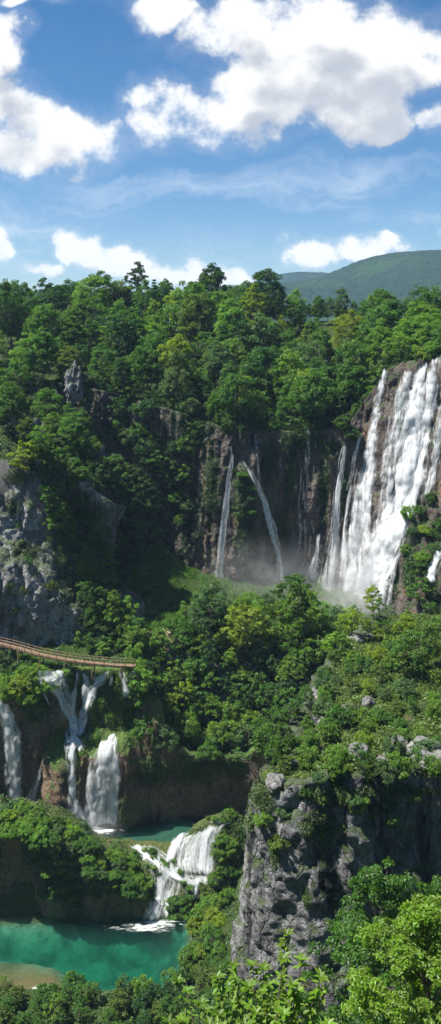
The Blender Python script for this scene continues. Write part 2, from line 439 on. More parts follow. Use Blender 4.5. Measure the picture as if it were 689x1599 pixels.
def height(X, Y, detail=True):
    n1 = vnoise(X, Y, 0.09, 3.1) if detail else 0 * X
    n2 = vnoise(X, Y, 0.35, 8.7) if detail else 0 * X
    slope = 98.0 - 0.857 * Y
    near = np.maximum(slope, 1.4 + 0.5 * n1)
    px = CX + X / np.maximum(Y, 1) * F
    # banks right of the pools, climbing to the foot of the ridge
    bank = 1.2 + np.clip((X + 5.0) * 0.55, 0, 6) + 0.5 * n2
    z = np.where(Y < 126, np.maximum(near, np.where(X > -5, bank, -9)), bank)
    # lower pool
    d = np.minimum(np.minimum(Y - 126.3 - 2.4 * n1, 144.5 - Y), (-5.0 - X + 2.2 * n1 + 0.12 * (Y - 136)))
    shallow = np.maximum(0.85 - 0.66 * (1 - sstep(-27, -17, X)) * (1 - sstep(131, 140, Y)) - 0.2 * (1 - sstep(-34, -20, X)), 0.10)
    bed = np.clip(0.30 - d * (shallow + .03) + 0.9 * n1 * sstep(2.5, 6, d) * sstep(-30, -20, X), -4.2, 2.0) + (0.12 + 0.3 * sstep(-26, -16, X)) * n2 * sstep(1, 3, d)
    bed = np.where(d > -0.4, np.minimum(bed, -0.03 - 0.12 * d + .10 * n2), bed)
    z = np.where((Y > 120) & (Y < 146), np.where(d > -2, np.minimum(np.maximum(z, -9), np.where(d > 0, bed, np.maximum(bed, z * 0 + 0.9 - d * 0.6))), z), z)
    # tufa barrier climbing to the upper pool
    bar = np.interp(Y, [141, 143.0, 145, 147.5, 149.5], [-1.2, 0.6, 4.0, 7.3, 8.4])
    bar = bar + 0.7 * n2 * sstep(142, 144, Y)
    # step terraces in the barrier where the cascade runs
    bar = np.where(X > -22, bar + 0.5 * np.sin(Y * 2.1 + X * 0.3), bar)
    up = 8.0 - np.clip((Y - 150.0) * 0.5, 0, 1.8)
    zb = np.where(Y < 150, bar, up)
    # domed tufa of the right-hand cascade
    zb = zb + 5.0 * gauss(X, Y, -1.8, 148.4, 5.2, 2.6) * (Y > 140) + 3.2 * gauss(X, Y, 3.5, 149.0, 5, 4.5)
    mnd = np.where(px < 262, mound_top(px) - 0.4, -9)
    mnd = mnd * sstep(143.0, 144.2, Y) * (1 - sstep(151.0, 155.5, Y)) + 0.6 * n2
    zb = np.maximum(zb, np.where(Y > 143.0, mnd, -9))
    edge = sstep(141.5, 143.5, Y)
    z = np.where((Y > 141.5) & (X < 8), z * (1 - edge) + np.maximum(zb, np.where(X > 3, z, -9)) * edge, np.where(Y > 141.5, np.maximum(z, zb), z))
    # lip above the low wall and the terrace behind
    lip = interp(px, A_PX, A_ZT)
    ter = np.where(Y < 176, lip + (37.0 - lip) * sstep(163, 176, Y), 37.0 + 0.5 * n1)
    ter = ter + 0.5 * n2
    s = sstep(160.0, 162.0, Y)
    z = np.where(Y > 159.5, z * (1 - s) + ter * s, z)
    # grassy talus below the notch
    z = z + 11.0 * gauss(X, Y, -20, 213, 10, 12) * (Y > 190) + 2.5 * gauss(X, Y, 4, 206, 30, 6) * (Y > 190)
    # left hill
    dl, hl = region(X, Y, PATH_L, [(-28, 230), (-400, 230), (-400, 176)])
    hill = hl - 0.8 + np.clip(dl, 0, 140) * np.where(dl < 8, 0.55, 0.42) * 0.85
    hill = np.minimum(hill, 104 + 0.02 * Y) + 1.2 * n1
    s = sstep(0.8, 3.2, dl)
    z = np.where(dl > 0.8, np.maximum(z, z * (1 - s) + hill * s), z)
    ds, hs_ = region(X, Y, PATH_S, [(-29, 240), (-400, 240), (-400, 190)])
    hill = hs_ - 0.6 + np.clip(ds, 0, 140) * 0.4 + 1.0 * n1
    hill = np.minimum(hill, 105)
    s = sstep(0.8, 3.0, ds)
    z = np.where(ds > 0.8, np.maximum(z, z * (1 - s) + hill * s), z)
    # plateau above the big cliff
    dp, hp = region(X, Y, lipB, [(400, 180), (400, 4000), (-400, 4000), (-400, 218)])
    pl = hp - 0.4 + (104 - hp) * sstep(0, 95, dp) + 1.5 * n1 - 0.12 * np.clip(dp - 130, 0, 400)
    s = sstep(0.8, 3.0, dp)
    z = np.where(dp > 0.8, np.maximum(z * (dp < 60), z * (1 - s) + pl * s), z)
    # foreground ridge
    dr, hr = region(X, Y, PATH_R, [(400, 92), (400, 172)])
    rid = hr - 0.5 + 0.9 * n1 + 0.35 * n2 + np.clip(X - 18, 0, 40) * 0.06 * sstep(3, 20, dr) + 1.5 * gauss(X, Y, 24, 132, 14, 14)
    s = sstep(0.6, 2.0, dr)
    s = s * np.where(X > 29, 1 - sstep(166, 176, Y), 1)
    z = np.where(dr > 0.6, z * (1 - s) + np.maximum(rid, z) * s, z)
    return z


def axis(lo, hi, step, far, grow=1.35):
    a = list(np.arange(lo, hi, step)); s = step
    while a[-1] < far:
        s *= grow; a.append(a[-1] + s)
    b = []; s = step; v = a[0]
    return a


ys = axis(-6, 330, 0.8, 6500)
xs_r = axis(0, 96, 0.8, 3500)
xs = [-v for v in xs_r[::-1]] + xs_r[1:]
GX, GY = np.meshgrid(np.array(xs), np.array(ys))
GZ = height(GX, GY)
GZ = np.where(GY > 480, 92 - 40 * sstep(480, 900, GY), GZ)
gv = np.stack([GX, GY, GZ], -1).reshape(-1, 3)
gf = grid_faces(len(ys), len(xs))
gme = mesh_from('ground', gv, gf)
ground = link('ground', gme)
gme.materials.append(GROUND)
tag(ground, kind='structure')

BV, BF = [gv], [gf]
SURF = {}


def to_bvh(V, Fc):
    BV.append(V); BF.append(Fc + sum(len(v) for v in BV[:-1]))


def wall(name, fn, s0, s1, ns, nt_, mat, amp, label, cat, group=None, cap=4.0, seed=0.0, style='rock', closed_top=True):
    S = np.linspace(s0, s1, ns); T = np.concatenate([np.linspace(0, 1, nt_)])
    SS, TT = np.meshgrid(S, T)
    P = np.moveaxis(np.array(fn(SS, TT)), 0, -1)               # rows (t) x cols (s)
    du = np.gradient(P, axis=1); dv = np.gradient(P, axis=0)
    N = np.cross(du, dv); N /= np.linalg.norm(N, axis=-1, keepdims=True) + 1e-9
    if N[..., 1].mean() > 0: N = -N
    D = np.zeros(SS.shape)
    sd = Vector((seed, seed * 1.7, -seed))
    for i in range(P.shape[0]):
        for j in range(P.shape[1]):
            p = Vector(P[i, j]) + sd
            if style == 'rock':
                a = mn.fractal(Vector((p.x * .10, p.y * .10, p.z * .07)), 0.8, 2.1, 5)
                q = Vector((p.x * .22, p.y * .22, p.z * .13)) + 0.35 * mn.noise_vector(p * 0.13)
                dd, _ = mn.voronoi(q)
                b = min(dd[1] - dd[0], 0.35) / 0.35
                q2 = Vector((p.x * .6, p.y * .6, p.z * .42)) + 0.3 * mn.noise_vector(p * 0.4)
                d2, _ = mn.voronoi(q2)
                b2 = min(d2[1] - d2[0], 0.3) / 0.3
                c = mn.fractal(p * 0.55, 0.7, 2.1, 4)
                D[i, j] = 1.5 * a + 0.75 * (b - .5) + 0.35 * (b2 - .5) + 0.45 * c
            else:                                              # travertine curtains: rounded vertical flutes
                a = mn.fractal(Vector((p.x * .12, p.y * .12, p.z * .05)), 0.8, 2.1, 4)
                b = abs(mn.noise(Vector((p.x * .33, p.y * .33, p.z * .055)))) 
                b2 = abs(mn.noise(Vector((p.x * .9, p.y * .9, p.z * .16)) + sd))
                c = mn.fractal(Vector((p.x * .7, p.y * .7, p.z * .45)), 0.7, 2.1, 4)
                D[i, j] = 1.2 * a + 1.3 * (0.5 - b) + 0.5 * (0.5 - b2) + 0.35 * c
    fade = np.minimum(1, np.minimum(TT * 6 + 0.25, 1))
    P = P + N * (amp * D * fade)[..., None]
    rows = [P]
    if closed_top:                                             # the top rolls back into the ground behind it
        top = P[-1]
        Nt = N[-1].copy(); Nt[:, 2] = 0; Nt /= np.linalg.norm(Nt, axis=-1, keepdims=True) + 1e-9
        for k, (bk, dz) in enumerate([(0.35, 0.15), (0.9, 0.1), (1.8, -0.1), (cap, -1.2)]):
            r = top - Nt * bk; r[:, 2] += dz
            r = r + np.array([[0, 0, 0.25 * mn.noise(Vector(v) * 0.8)] for v in r])
            rows.append(r[None])
    P = np.concatenate(rows, 0)
    V = P.reshape(-1, 3); Fc = grid_faces(P.shape[0], P.shape[1])
    if N[..., 1].mean() < 0 and np.cross(V[Fc[0, 1]] - V[Fc[0, 0]], V[Fc[0, 3]] - V[Fc[0, 0]])[1] > 0:
        Fc = Fc[:, ::-1]
    o = link(name, mesh_from(name, V, Fc), mat)
    tag(o, label, cat, group)
    to_bvh(V, Fc)
    SURF[fn.__name__] = BVHTree.FromPolygons([tuple(v) for v in V], [tuple(int(i) for i in f) for f in Fc])
    return o


def path_wall(path, z0, lean, ledge=None):
    A = np.array(path, float)
    L = np.concatenate([[0], np.cumsum(np.hypot(np.diff(A[:, 0]), np.diff(A[:, 1])))]); L /= L[-1]
    dense = np.linspace(0, 1, 400)
    pts = np.stack([np.interp(dense, L, A[:, k]) for k in range(3)], 1)
    ker = np.ones(25) / 25
    sm = np.stack([np.convolve(np.pad(pts[:, k], 12, mode='edge'), ker, 'valid') for k in range(3)], 1)
    tx = np.gradient(sm[:, 0]); ty = np.gradient(sm[:, 1]); q = np.hypot(tx, ty) + 1e-9
    nx, ny = ty / q, -tx / q
    mid = sm[:, :2].mean(0)
    def fn(S, T):
        x = np.interp(S, dense, sm[:, 0]); y = np.interp(S, dense, sm[:, 1]); zt = np.interp(S, dense, sm[:, 2])
        ox = np.interp(S, dense, nx); oy = np.interp(S, dense, ny)
        z = z0 + (zt - z0) * T
        k = lean(S, T)
        return np.array((x + ox * k, y + oy * k, z))
    return fn


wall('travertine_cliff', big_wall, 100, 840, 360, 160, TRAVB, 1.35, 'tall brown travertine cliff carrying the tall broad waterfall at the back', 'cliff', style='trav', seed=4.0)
wall('travertine_cliff', low_wall, -90, 470, 230, 90, TRAV, 0.8, 'low brown mossy travertine cliff below the wooden boardwalk, above the upper pool', 'cliff', style='trav', seed=17.0, cap=3.0)


def leanL(S, T):
    k = 2.2 * (1 - T) - 2.6 * sstep(0.48, 0.62, T) + 1.6 * np.exp(-((T - 0.92) / 0.12) ** 2) * 0 - 2.0 * sstep(.8, 1, T)
    return k + 1.2 * np.exp(-((T - 0.42) / 0.14) ** 2) + 9.0 * sstep(.66, .86, S) * (1 - T)


wall('limestone_cliff', path_wall(PATH_L, 34.0, leanL), 0, 1, 190, 110, LIME, 1.0, 'pale grey limestone crag with a ledge, behind the left end of the boardwalk', 'cliff', seed=31.0, cap=3.0)
wall('limestone_cliff', path_wall(PATH_S, 38.0, lambda S, T: 1.5 * sstep(0.5, 0.95, T) - 1.2 * (1 - T) + 0.6 * sstep(.9, .96, T)), 0, 1, 130, 80, LIME, 0.8, 'dark overhanging limestone spur with a mossy sloping top above the grassy notch', 'cliff', seed=47.0, cap=3.0)


def leanR(S, T):
    left = 1 - sstep(0.5, 0.62, S)
    k = 3.2 * (1 - T) ** 1.2 - 1.6 * sstep(0.7, 1.0, T) * (1 - 0.4 * left)
    rec = sstep(0.765, 0.85, S)
    k = k - rec * 1.7 * np.exp(-((T - 0.62) / 0.22) ** 2) + rec * 0.9 * sstep(.82, .95, T)
    k = k - 0.9 * np.exp(-((S - 0.715) / 0.009) ** 2) * sstep(0.45, 0.9, T)
    return k


wall('limestone_cliff', path_wall(PATH_R, 2.0, leanR), 0, 1, 360, 170, LIMEF, .8, 'big grey limestone bluff with black water streaks, bushes on top, in the foreground', 'cliff', seed=59.0, cap=2.5)
wall('tufa_bank', mound_wall, -90, 262, 150, 40, TRAV, 0.55, 'dark brown undercut tufa bank below leafy plants beside the green lower pool', 'bank', style='trav', seed=71.0, cap=2.0)


def lump(seed, R, sq, n=26, amp=0.35, fr=1.2):
    th = np.linspace(0, math.pi, n); ph = np.linspace(0, 2 * math.pi, 2 * n + 1)
    V = []
    for a in th:
        for b in ph:
            d = Vector((math.sin(a) * math.cos(b), math.sin(a) * math.sin(b), math.cos(a)))
            q = d * fr + Vector((seed, seed * 1.3, -seed))
            dd, _ = mn.voronoi(q * 1.3)
            r = 1 + amp * mn.fractal(q, 0.9, 2, 5) + 0.3 * (min(dd[1] - dd[0], .4) - .2)
            V.append((d.x * r * R * sq[0], d.y * r * R * sq[1], d.z * r * R * sq[2]))
    return np.array(V), grid_faces(n, 2 * n + 1)


BVH = BVHTree.FromPolygons([tuple(v) for v in np.concatenate(BV)], [tuple(int(i) for i in f) for f in np.concatenate(BF)])


def cast(px, py, surf=None):
    o = Vector((0, 0, CAMZ))
    loc, nor, idx, dist = (SURF[surf] if surf else BVH).ray_cast(o, ray_dir(px, py), 900)
    if loc is None: return None
    if nor.dot(ray_dir(px, py)) > 0: nor = -nor
    return loc, nor


def drop(x, y, z0=200):
    loc, nor, idx, d = BVH.ray_cast(Vector((x, y, z0)), Vector((0, 0, -1)), 400)
    return (loc, nor) if loc else (None, None)


# ------------------------------------------------------------------ foliage
def unit(v):
    return v / (np.linalg.norm(v, axis=-1, keepdims=True) + 1e-9)


def leaf_geo(P, N, size, asp, rng, fold=0.18, T=None):
    n = len(P)
    if T is None: T = rng.normal(size=(n, 3))
    T = unit(T - N * (T * N).sum(1, keepdims=True))
    B = np.cross(N, T)
    s = size[:, None]
    base = P - T * s * 0.5
    tip = P + T * s * 0.5 - N * s * fold * 0.6
    l = P + B * s * asp * 0.5 + N * s * fold * 0.5 - T * s * 0.05
    r = P - B * s * asp * 0.5 + N * s * fold * 0.5 - T * s * 0.05
    V = np.stack([base, r, tip, l], 1).reshape(-1, 3)
    return V, np.arange(4 * n).reshape(n, 4)


def tube_geo(paths, sides=6):
    V, Fq = [], []; off = 0
    for pts, rad in paths:
        pts = np.asarray(pts, float); n = len(pts)
        tan = unit(np.gradient(pts, axis=0))
        ref = np.array([0.31, 0.95, 0.05]) if abs(tan[0][2]) > 0.6 else np.array([0.1, 0.05, 1.0])
        a = unit(np.cross(tan, ref)); b = np.cross(tan, a)
        ang = np.linspace(0, 2 * math.pi, sides, endpoint=False)
        ring = pts[:, None] + (a[:, None] * np.cos(ang)[None, :, None] + b[:, None] * np.sin(ang)[None, :, None]) * np.asarray(rad)[:, None, None]
        V.append(ring.reshape(-1, 3))
        idx = np.arange(n * sides).reshape(n, sides) + off
        nx = np.roll(idx, -1, 1)
        Fq.append(np.stack([idx[:-1], nx[:-1], nx[1:], idx[1:]], -1).reshape(-1, 4)); off += n * sides
    return np.concatenate(V), np.concatenate(Fq)


def make_tree(seed, R, H, z0, nb, lpb, leaf, flat=0.55, bough=0.30, egg=0.15, inner=0.25, mat=None, bark=None, asp=0.6, trunk_r=0.28, lobe=1.0, name='tree'):
    """one kind of broadleaf crown: boughs of many small leaf faces around a branching trunk"""
    rng = np.random.default_rng(seed)
    Pl, Nl, tips = [], [], []
    lean = rng.normal(size=2) * R * 0.08
    lob = rng.uniform(0, 6.28, 3)
    for i in range(nb):
        u = unit(rng.normal(size=3)); u[2] = u[2] * 0.85 + 0.12
        rr = rng.uniform(0.55, 1.0) ** 0.6 * (1 if rng.random() > inner else 0.55)
        az = math.atan2(u[1], u[0])
        k = 1 + lobe * (0.16 * math.sin(2 * az + lob[0]) + 0.12 * math.sin(3 * az + lob[1] + 2 * u[2])) + (lobe - 1) * .12 * math.sin(7 * u[2] + lob[2])
        shape = 1 - egg * u[2]
        c = np.array([u[0] * R * rr * shape * k + lean[0] * u[2], u[1] * R * rr * shape * k + lean[1] * u[2], z0 + H * 0.5 + u[2] * H * 0.5 * rr])
        b = R * bough * rng.uniform(0.65, 1.25)
        tips.append((c, b))
        n = int(lpb * rng.uniform(0.7, 1.25))
        v = unit(rng.normal(size=(n, 3)) + np.array([0, 0, 0.35]))
        rad = rng.uniform(0.35, 1.0, n) ** 0.5
        wob = 1 + 0.25 * np.sin(v[:, :1] * 7 + i) * np.cos(v[:, 1:2] * 6 + 2 * i)
        p = c + v * rad[:, None] * np.array([b, b, b * flat]) * wob
        out = unit(c - np.array([0, 0, z0 + H * 0.3]))
        p[:, 2] -= 0.10 * b * (np.hypot(p[:, 0] - c[0], p[:, 1] - c[1]) / b) ** 2
        nn = unit(0.4 * v + np.array([0, 0, 0.42]) + 0.3 * out + 0.5 * rng.normal(size=(n, 3)))
        Pl.append(p); Nl.append(nn)
    P = np.concatenate(Pl); N = np.concatenate(Nl)
    sz = leaf * rng.uniform(0.6, 1.35, len(P))
    V, Fq = leaf_geo(P, N, sz, asp, rng)
    cme = mesh_from(name + '_crown', V, Fq, False); cme.materials.append(mat or LEAF)
    top = z0 + H * 0.7
    n = 9; tt = np.linspace(0, 1, n)
    tr = np.stack([lean[0] * tt ** 2 + 0.12 * R * np.sin(tt * 3 + lob[0]) * tt * 0.4, lean[1] * tt ** 2 + 0.1 * R * np.sin(tt * 4 + lob[1]) * tt * 0.4, -0.8 + (top + 0.8) * tt], 1)
    tr[:, :2] -= tr[0, :2]
    paths = [(tr, trunk_r * (1 - 0.86 * tt) * np.where(tt < 0.1, 1.35, 1))]
    order = rng.permutation(len(tips))[:min(len(tips), 26)]
    for j in order:
        c, b = tips[j]
        k = int(np.clip(n * (0.25 + 0.6 * (c[2] - z0 * 0.5) / (z0 + H)), 2, n - 2))
        s = tr[k]
        q = np.linspace(0, 1, 6)[:, None]
        mid = (s + c) / 2 + np.array([0, 0, 0.06 * R])
        pts = s * (1 - q) ** 2 + mid * 2 * q * (1 - q) + c * q ** 2
        paths.append((pts, trunk_r * 0.36 * (1 - 0.8 * q[:, 0])))
    V, Fq = tube_geo(paths)
    tme = mesh_from(name + '_trunk', V, Fq); tme.materials.append(bark or BARK)
    return cme, tme


def make_conifer(seed, H, R, leaf):
    rng = np.random.default_rng(seed)
    Pl, Nl, Tl = [], [], []
    paths = [(np.array([[0, 0, -0.6], [0, 0, H * 0.5], [0, 0, H]]), np.array([0.22, 0.12, 0.02]))]
    for k in range(16):
        z = H * (0.16 + 0.82 * k / 15); r = R * (1 - (z / H)) ** 0.8 + 0.12
        for j in range(7):
            az = rng.uniform(0, 6.28); L = r * rng.uniform(0.7, 1.1)
            q = np.linspace(0.1, 1, 24)
            p = np.stack([np.cos(az) * L * q, np.sin(az) * L * q, z - 0.28 * L * q ** 1.3 + 0.1 * L * q ** 3], 1)
            paths.append((p[::6], 0.05 * (1 - np.linspace(0, .8, len(p[::6])))))
            for rep in range(3):
                pp = p + rng.normal(size=p.shape) * np.array([.22, .22, .1]) * (0.4 + 0.6 * (1 - q[:, None]))
                Pl.append(pp); Nl.append(unit(np.array([0, 0, 1.0]) + 0.5 * rng.normal(size=p.shape)))
    P = np.concatenate(Pl); N = np.concatenate(Nl)
    V, Fq = leaf_geo(P, N, leaf * rng.uniform(.7, 1.3, len(P)), 0.35, rng)
    c = mesh_from('spruce_crown', V, Fq, False); c.materials.append(LEAF)
    V, Fq = tube_geo(paths, 5); t = mesh_from('spruce_trunk', V, Fq); t.materials.append(BARKD)
    return c, t


COL = {'dark green': (0.033, 0.098, 0.015), 'mid green': (0.072, 0.172, 0.018), 'bright green': (0.128, 0.250, 0.021),
       'yellowish green': (0.195, 0.285, 0.014), 'greyish green': (0.080, 0.160, 0.046), 'olive green': (0.105, 0.172, 0.024)}

# kinds: (R, height) of the prototypes are used to place them
TREES = [make_tree(100 + i, r, h, 2.4, 120, 62, 0.50, egg=e, bough=b, flat=f, name='beech', inner=.12) for i, (r, h, e, b, f) in enumerate(
    [(4.7, 12.5, .25, .23, .55), (4.2, 14.0, .35, .22, .5), (5.2, 12.0, .15, .21, .6), (4.4, 13.0, .3, .25, .5), (3.9, 13.5, .3, .22, .7), (5.0, 13.2, .3, .20, .5), (4.5, 11.5, .1, .24, .6)])]
TREES += [make_tree(120 + i, r, h, 1.8, 150, 62, 0.36, egg=e, bough=.17, flat=f, name='linden', inner=.1, lobe=1.8) for i, (r, h, e, f) in enumerate([(3.4, 14.5, .4, .6), (4.6, 12.5, .2, .45), (4.0, 13.0, .5, .8)])]
OPENT = [make_tree(140 + i, 3.6, 9.6, 1.8, 70, 48, 0.44, flat=.45, egg=.2, bough=.21, inner=.1, name='ash', trunk_r=.17) for i in range(3)]
SHRUBS = [make_tree(200 + i, 2.2, 4.0, 0.0, 52, 50, 0.33, egg=.1, bough=.26, name='shrub', trunk_r=.08, bark=BARKD, inner=.15) for i in range(5)]
LOOSE = [make_tree(220 + i, 1.9, 4.6, 0.3, 44, 34, 0.29, flat=.5, egg=.15, bough=.23, name='loose_shrub', trunk_r=.07, inner=.12, bark=BARKD) for i in range(4)]
DOMES = [make_tree(240 + i, 2.2, 2.4, -0.5, 80, 80, 0.22, egg=.25, bough=.22, flat=.7, name='leafy_plant', trunk_r=.05, inner=.1, asp=0.8) for i in range(4)]
SPRUCE = make_conifer(300, 15.0, 3.0, 0.55)

TODO = []        # things that get their label after all are placed: (object, category, group, colour, where-key)
n_thing = 0


def plant(kindname, meshes, loc, scale, colour, cat, where, tilt=0.0, rot=None, parts=('crown', 'trunk'), jitter=0.14, zs=1.0):
    r = empty(kindname, loc)
    r.rotation_euler = (random.uniform(-1, 1) * tilt, random.uniform(-1, 1) * tilt, random.uniform(0, 6.28) if rot is None else rot)
    r.scale = (scale, scale, scale * zs)
    c = COL[colour]
    k = random.uniform(1 - jitter, 1 + jitter); h = random.uniform(-0.07, 0.07)
    for me, pn in zip(meshes, parts):
        o = link(pn, me, None, r)
        o.color = (c[0] * k * (1 + h), c[1] * k, c[2] * k * (1 - h), 1)
    TODO.append((r, cat, colour, where))
    return r


def poisson(cands, rmin):
    out = []
    for c in cands:
        if all((c[0] - o[0]) ** 2 + (c[1] - o[1]) ** 2 > (rmin(c) if callable(rmin) else rmin) ** 2 for o in out):
            out.append(c)
    return out


def pick(d):
    r = random.random() * sum(d.values())
    for k, v in d.items():
        r -= v
        if r <= 0: return k
    return k


# -- forest on the plateau and the left hill
MANUAL = []      # (px, root py, scale, kind, colour, where)


def forest():
    c = []
    for _ in range(6000):
        y = random.uniform(176, 318); x = random.uniform(-.265 * y - 9, .265 * y + 9)
        c.append((x, y))
    X = np.array([p[0] for p in c]); Y = np.array([p[1] for p in c])
    dp, _ = region(X, Y, lipB, [(400, 180), (400, 4000), (-400, 4000), (-400, 218)])
    dl, _ = region(X, Y, PATH_L, [(-28, 230), (-400, 230), (-400, 176)])
    ds, _ = region(X, Y, PATH_S, [(-29, 240), (-400, 240), (-400, 190)])
    ok = (dp > 1.6) | (dl > 9) | (ds > 3)
    c = [p for p, k, d1 in zip(c, ok, dp) if k and not (d1 > 92)]
    pts = poisson(c, lambda q: 5.9 if q[1] < 228 else 6.9 + 0.012 * (q[1] - 228))
    for x, y in pts:
        loc, nor = drop(x, y)
        if loc is None: continue
        px, py = to_px(loc)
        left = px < 215 and y < 245
        onlip = False
        if left:
            col = pick({'mid green': 4, 'dark green': 3, 'greyish green': 3, 'bright green': 1.5, 'olive green': 1})
        else:
            col = pick({'mid green': 5, 'dark green': 3.5, 'bright green': 2.2, 'greyish green': 1, 'yellowish green': .4, 'olive green': .3})
            if px > 560 and y < 235: col = pick({'bright green': 3, 'mid green': 2, 'yellowish green': .3})
        sc = random.choice((.7, .85, 1.0, 1.0, 1.15, 1.3)) * random.uniform(.92, 1.08) * (0.82 if y < 215 else 0.98 if y < 240 else 1.1)
        if left: sc *= 0.8
        if px > 420 and y > 250: sc *= 0.62
        k = random.choice(TREES if random.random() < (0.55 if left else 0.88) else OPENT)
        zone = ('left' if left else 'mid')
        plant('broadleaf_tree', k, (loc.x, loc.y, loc.z - 0.5), sc, col, 'tree', ('forest', y, px), tilt=0.07, zs=random.uniform(.9, 1.15))


forest()
for px in range(-30, 725, 15):
    y = random.uniform(286, 304); x = (px + random.uniform(-5, 5) - CX) / F * y; loc, _ = drop(x, y)
    plant('broadleaf_tree', random.choice(TREES), (loc.x, loc.y, loc.z - .5), random.uniform(.85, 1.12) * (.5 if px > 425 else .85 if px > 395 else 1), pick({'mid green': 4, 'dark green': 3, 'bright green': 1}), 'tree', ('forest', y, px), tilt=.05)
for px, y, sc, kind, colr in [(480, 213, 1.05, 2, 'yellowish green'), (378, 216, .8, 0, 'yellowish green'), (455, 222, .9, 1, 'yellowish green'),
                               (640, 203, .9, 0, 'bright green'), (668, 200, .85, 3, 'bright green'), (185, 262, 1.15, 4, 'mid green'), (545, 212, .9, 4, 'dark green'),
                               (300, 288, 1.1, 1, 'mid green'), (408, 285, 1.1, 0, 'dark green'), (575, 262, .95, 3, 'mid green')]:
    x = (px - CX) / F * y; loc, _ = drop(x, y)
    plant('broadleaf_tree', TREES[kind], (loc.x, loc.y, loc.z - .5), sc, colr, 'tree', ('forest', y, px), tilt=.04)
loc, _ = drop((241 - CX) / F * 292, 292)
sp = plant('spruce_tree', SPRUCE, loc, 1.15, 'dark green', 'tree', 'fixed', jitter=0)
tag(sp, 'slim dark spruce with a pointed top on the skyline, left of centre', 'tree')
for px, y, h in [(60, 282, .95), (405, 292, 1.0)]:
    loc, _ = drop((px - CX) / F * y, y)
    plant('spruce_tree', SPRUCE, loc, h, 'dark green', 'tree', ('forest', y, px))


def scatter_px(poly, n, sep, kinds, colours, size, name, cat, where, nz_min=-1.0, sink=0.3, tilt=0.1, ymax=400, ymin=0, push=0.0, cond=None, zs=(.85, 1.15)):
    xs_ = [p[0] for p in poly]; ys_ = [p[1] for p in poly]
    got = []; tries = 0
    while len(got) < n and tries < n * 60:
        tries += 1
        px = random.uniform(min(xs_), max(xs_)); py = random.uniform(min(ys_), max(ys_))
        if not inside(np.array([px]), np.array([py]), poly)[0]: continue
        if any((px - g[0]) ** 2 + ((py - g[1]) * 1.25) ** 2 < sep ** 2 for g in got): continue
        h = cast(px, py)
        if h is None or h[1].z < nz_min or not (ymin < h[0].y < ymax): continue
        if cond and not cond(px, py, h): continue
        got.append((px, py))
        l = h[0] - h[1] * push
        sc = random.uniform(*size)
        plant(name, random.choice(kinds), (l.x, l.y, l.z - sink * sc), sc, pick(colours), cat, where, tilt=tilt, parts=('foliage', 'stem'), zs=random.uniform(*zs))
    return got


CEN = {'mid green': 3, 'bright green': 4, 'greyish green': 1.2, 'yellowish green': .7, 'dark green': .8}
RID = {'mid green': 2.5, 'bright green': 4, 'olive green': 2, 'greyish green': 1.2, 'yellowish green': .8}
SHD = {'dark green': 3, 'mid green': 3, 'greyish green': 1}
SH = SHRUBS + LOOSE
# central thicket on the terrace and spilling over the low wall
scatter_px([(300, 960), (420, 945), (540, 960), (560, 1000), (500, 1050), (300, 1040), (240, 1010)], 40, 21, SH + OPENT[:1], CEN, (0.9, 1.35), 'small_tree', 'small tree', 'thicket_back')
scatter_px([(222, 1065), (300, 1040), (500, 1040), (470, 1110), (430, 1185), (330, 1190), (235, 1180), (205, 1120)], 46, 20, SHRUBS + LOOSE[:1], CEN, (0.85, 1.25), 'small_tree', 'small tree', 'thicket_front', push=-.3)
# left of the notch, below and above the boardwalk
scatter_px([(0, 1018), (50, 1030), (75, 1050), (70, 1080), (40, 1095), (0, 1090)], 16, 15, SHRUBS + DOMES, CEN, (0.7, 1.0), 'shrub', 'shrub', 'left_bench', push=-.2)
scatter_px([(118, 880), (165, 920), (215, 985), (212, 1018), (150, 1005), (125, 960)], 26, 15, SHRUBS + LOOSE, CEN, (0.8, 1.25), 'shrub', 'shrub', 'crag_foot', push=-.3)
scatter_px([(68, 790), (100, 745), (130, 800), (160, 830), (175, 915), (130, 930), (110, 860)], 40, 13, SHRUBS + LOOSE, {'mid green': 4, 'greyish green': 2, 'bright green': 3}, (0.75, 1.25), 'shrub', 'shrub', 'crag_slope', push=-.2)
scatter_px([(30, 700), (140, 690), (180, 740), (120, 760), (60, 770)], 14, 19, SHRUBS + OPENT, {'mid green': 3, 'greyish green': 3, 'bright green': 1}, (0.7, 1.05), 'shrub', 'shrub', 'crag_top')
# shrubs clinging to the shaded big cliff
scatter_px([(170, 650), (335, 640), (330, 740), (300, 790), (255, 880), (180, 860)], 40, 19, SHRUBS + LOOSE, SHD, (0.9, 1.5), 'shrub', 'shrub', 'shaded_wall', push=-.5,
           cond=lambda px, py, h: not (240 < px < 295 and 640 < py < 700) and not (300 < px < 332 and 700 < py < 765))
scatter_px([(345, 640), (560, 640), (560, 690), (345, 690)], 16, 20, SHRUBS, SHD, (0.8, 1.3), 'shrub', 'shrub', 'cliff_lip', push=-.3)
scatter_px([(362, 735), (395, 735), (405, 800), (365, 820)], 8, 14, DOMES, SHD, (0.5, .8), 'shrub', 'shrub', 'wet_shoulder', push=-.1)
scatter_px([(640, 800), (689, 770), (689, 860), (650, 930), (630, 900)], 12, 16, SHRUBS + DOMES, CEN, (0.6, .95), 'shrub', 'shrub', 'fall_foot', push=-.1)
for p_ in list(np.arange(120, 590, 6.5)) + list(np.arange(596, 730, 8)):
    q_ = big_wall(np.array(p_ + random.uniform(-3, 3)), np.array(1.0)); dy = random.uniform(.4, 4.0) if p_ < 592 else random.uniform(.8, 3.2)
    loc, _ = drop(q_[0], q_[1] + dy)
    plant('shrub', random.choice(SH), (loc.x, loc.y, loc.z - 1.0), random.uniform(.7, 1.3), pick(SHD if p_ < 540 else CEN), 'shrub', 'cliff_lip', tilt=.2, parts=('foliage', 'stem'))
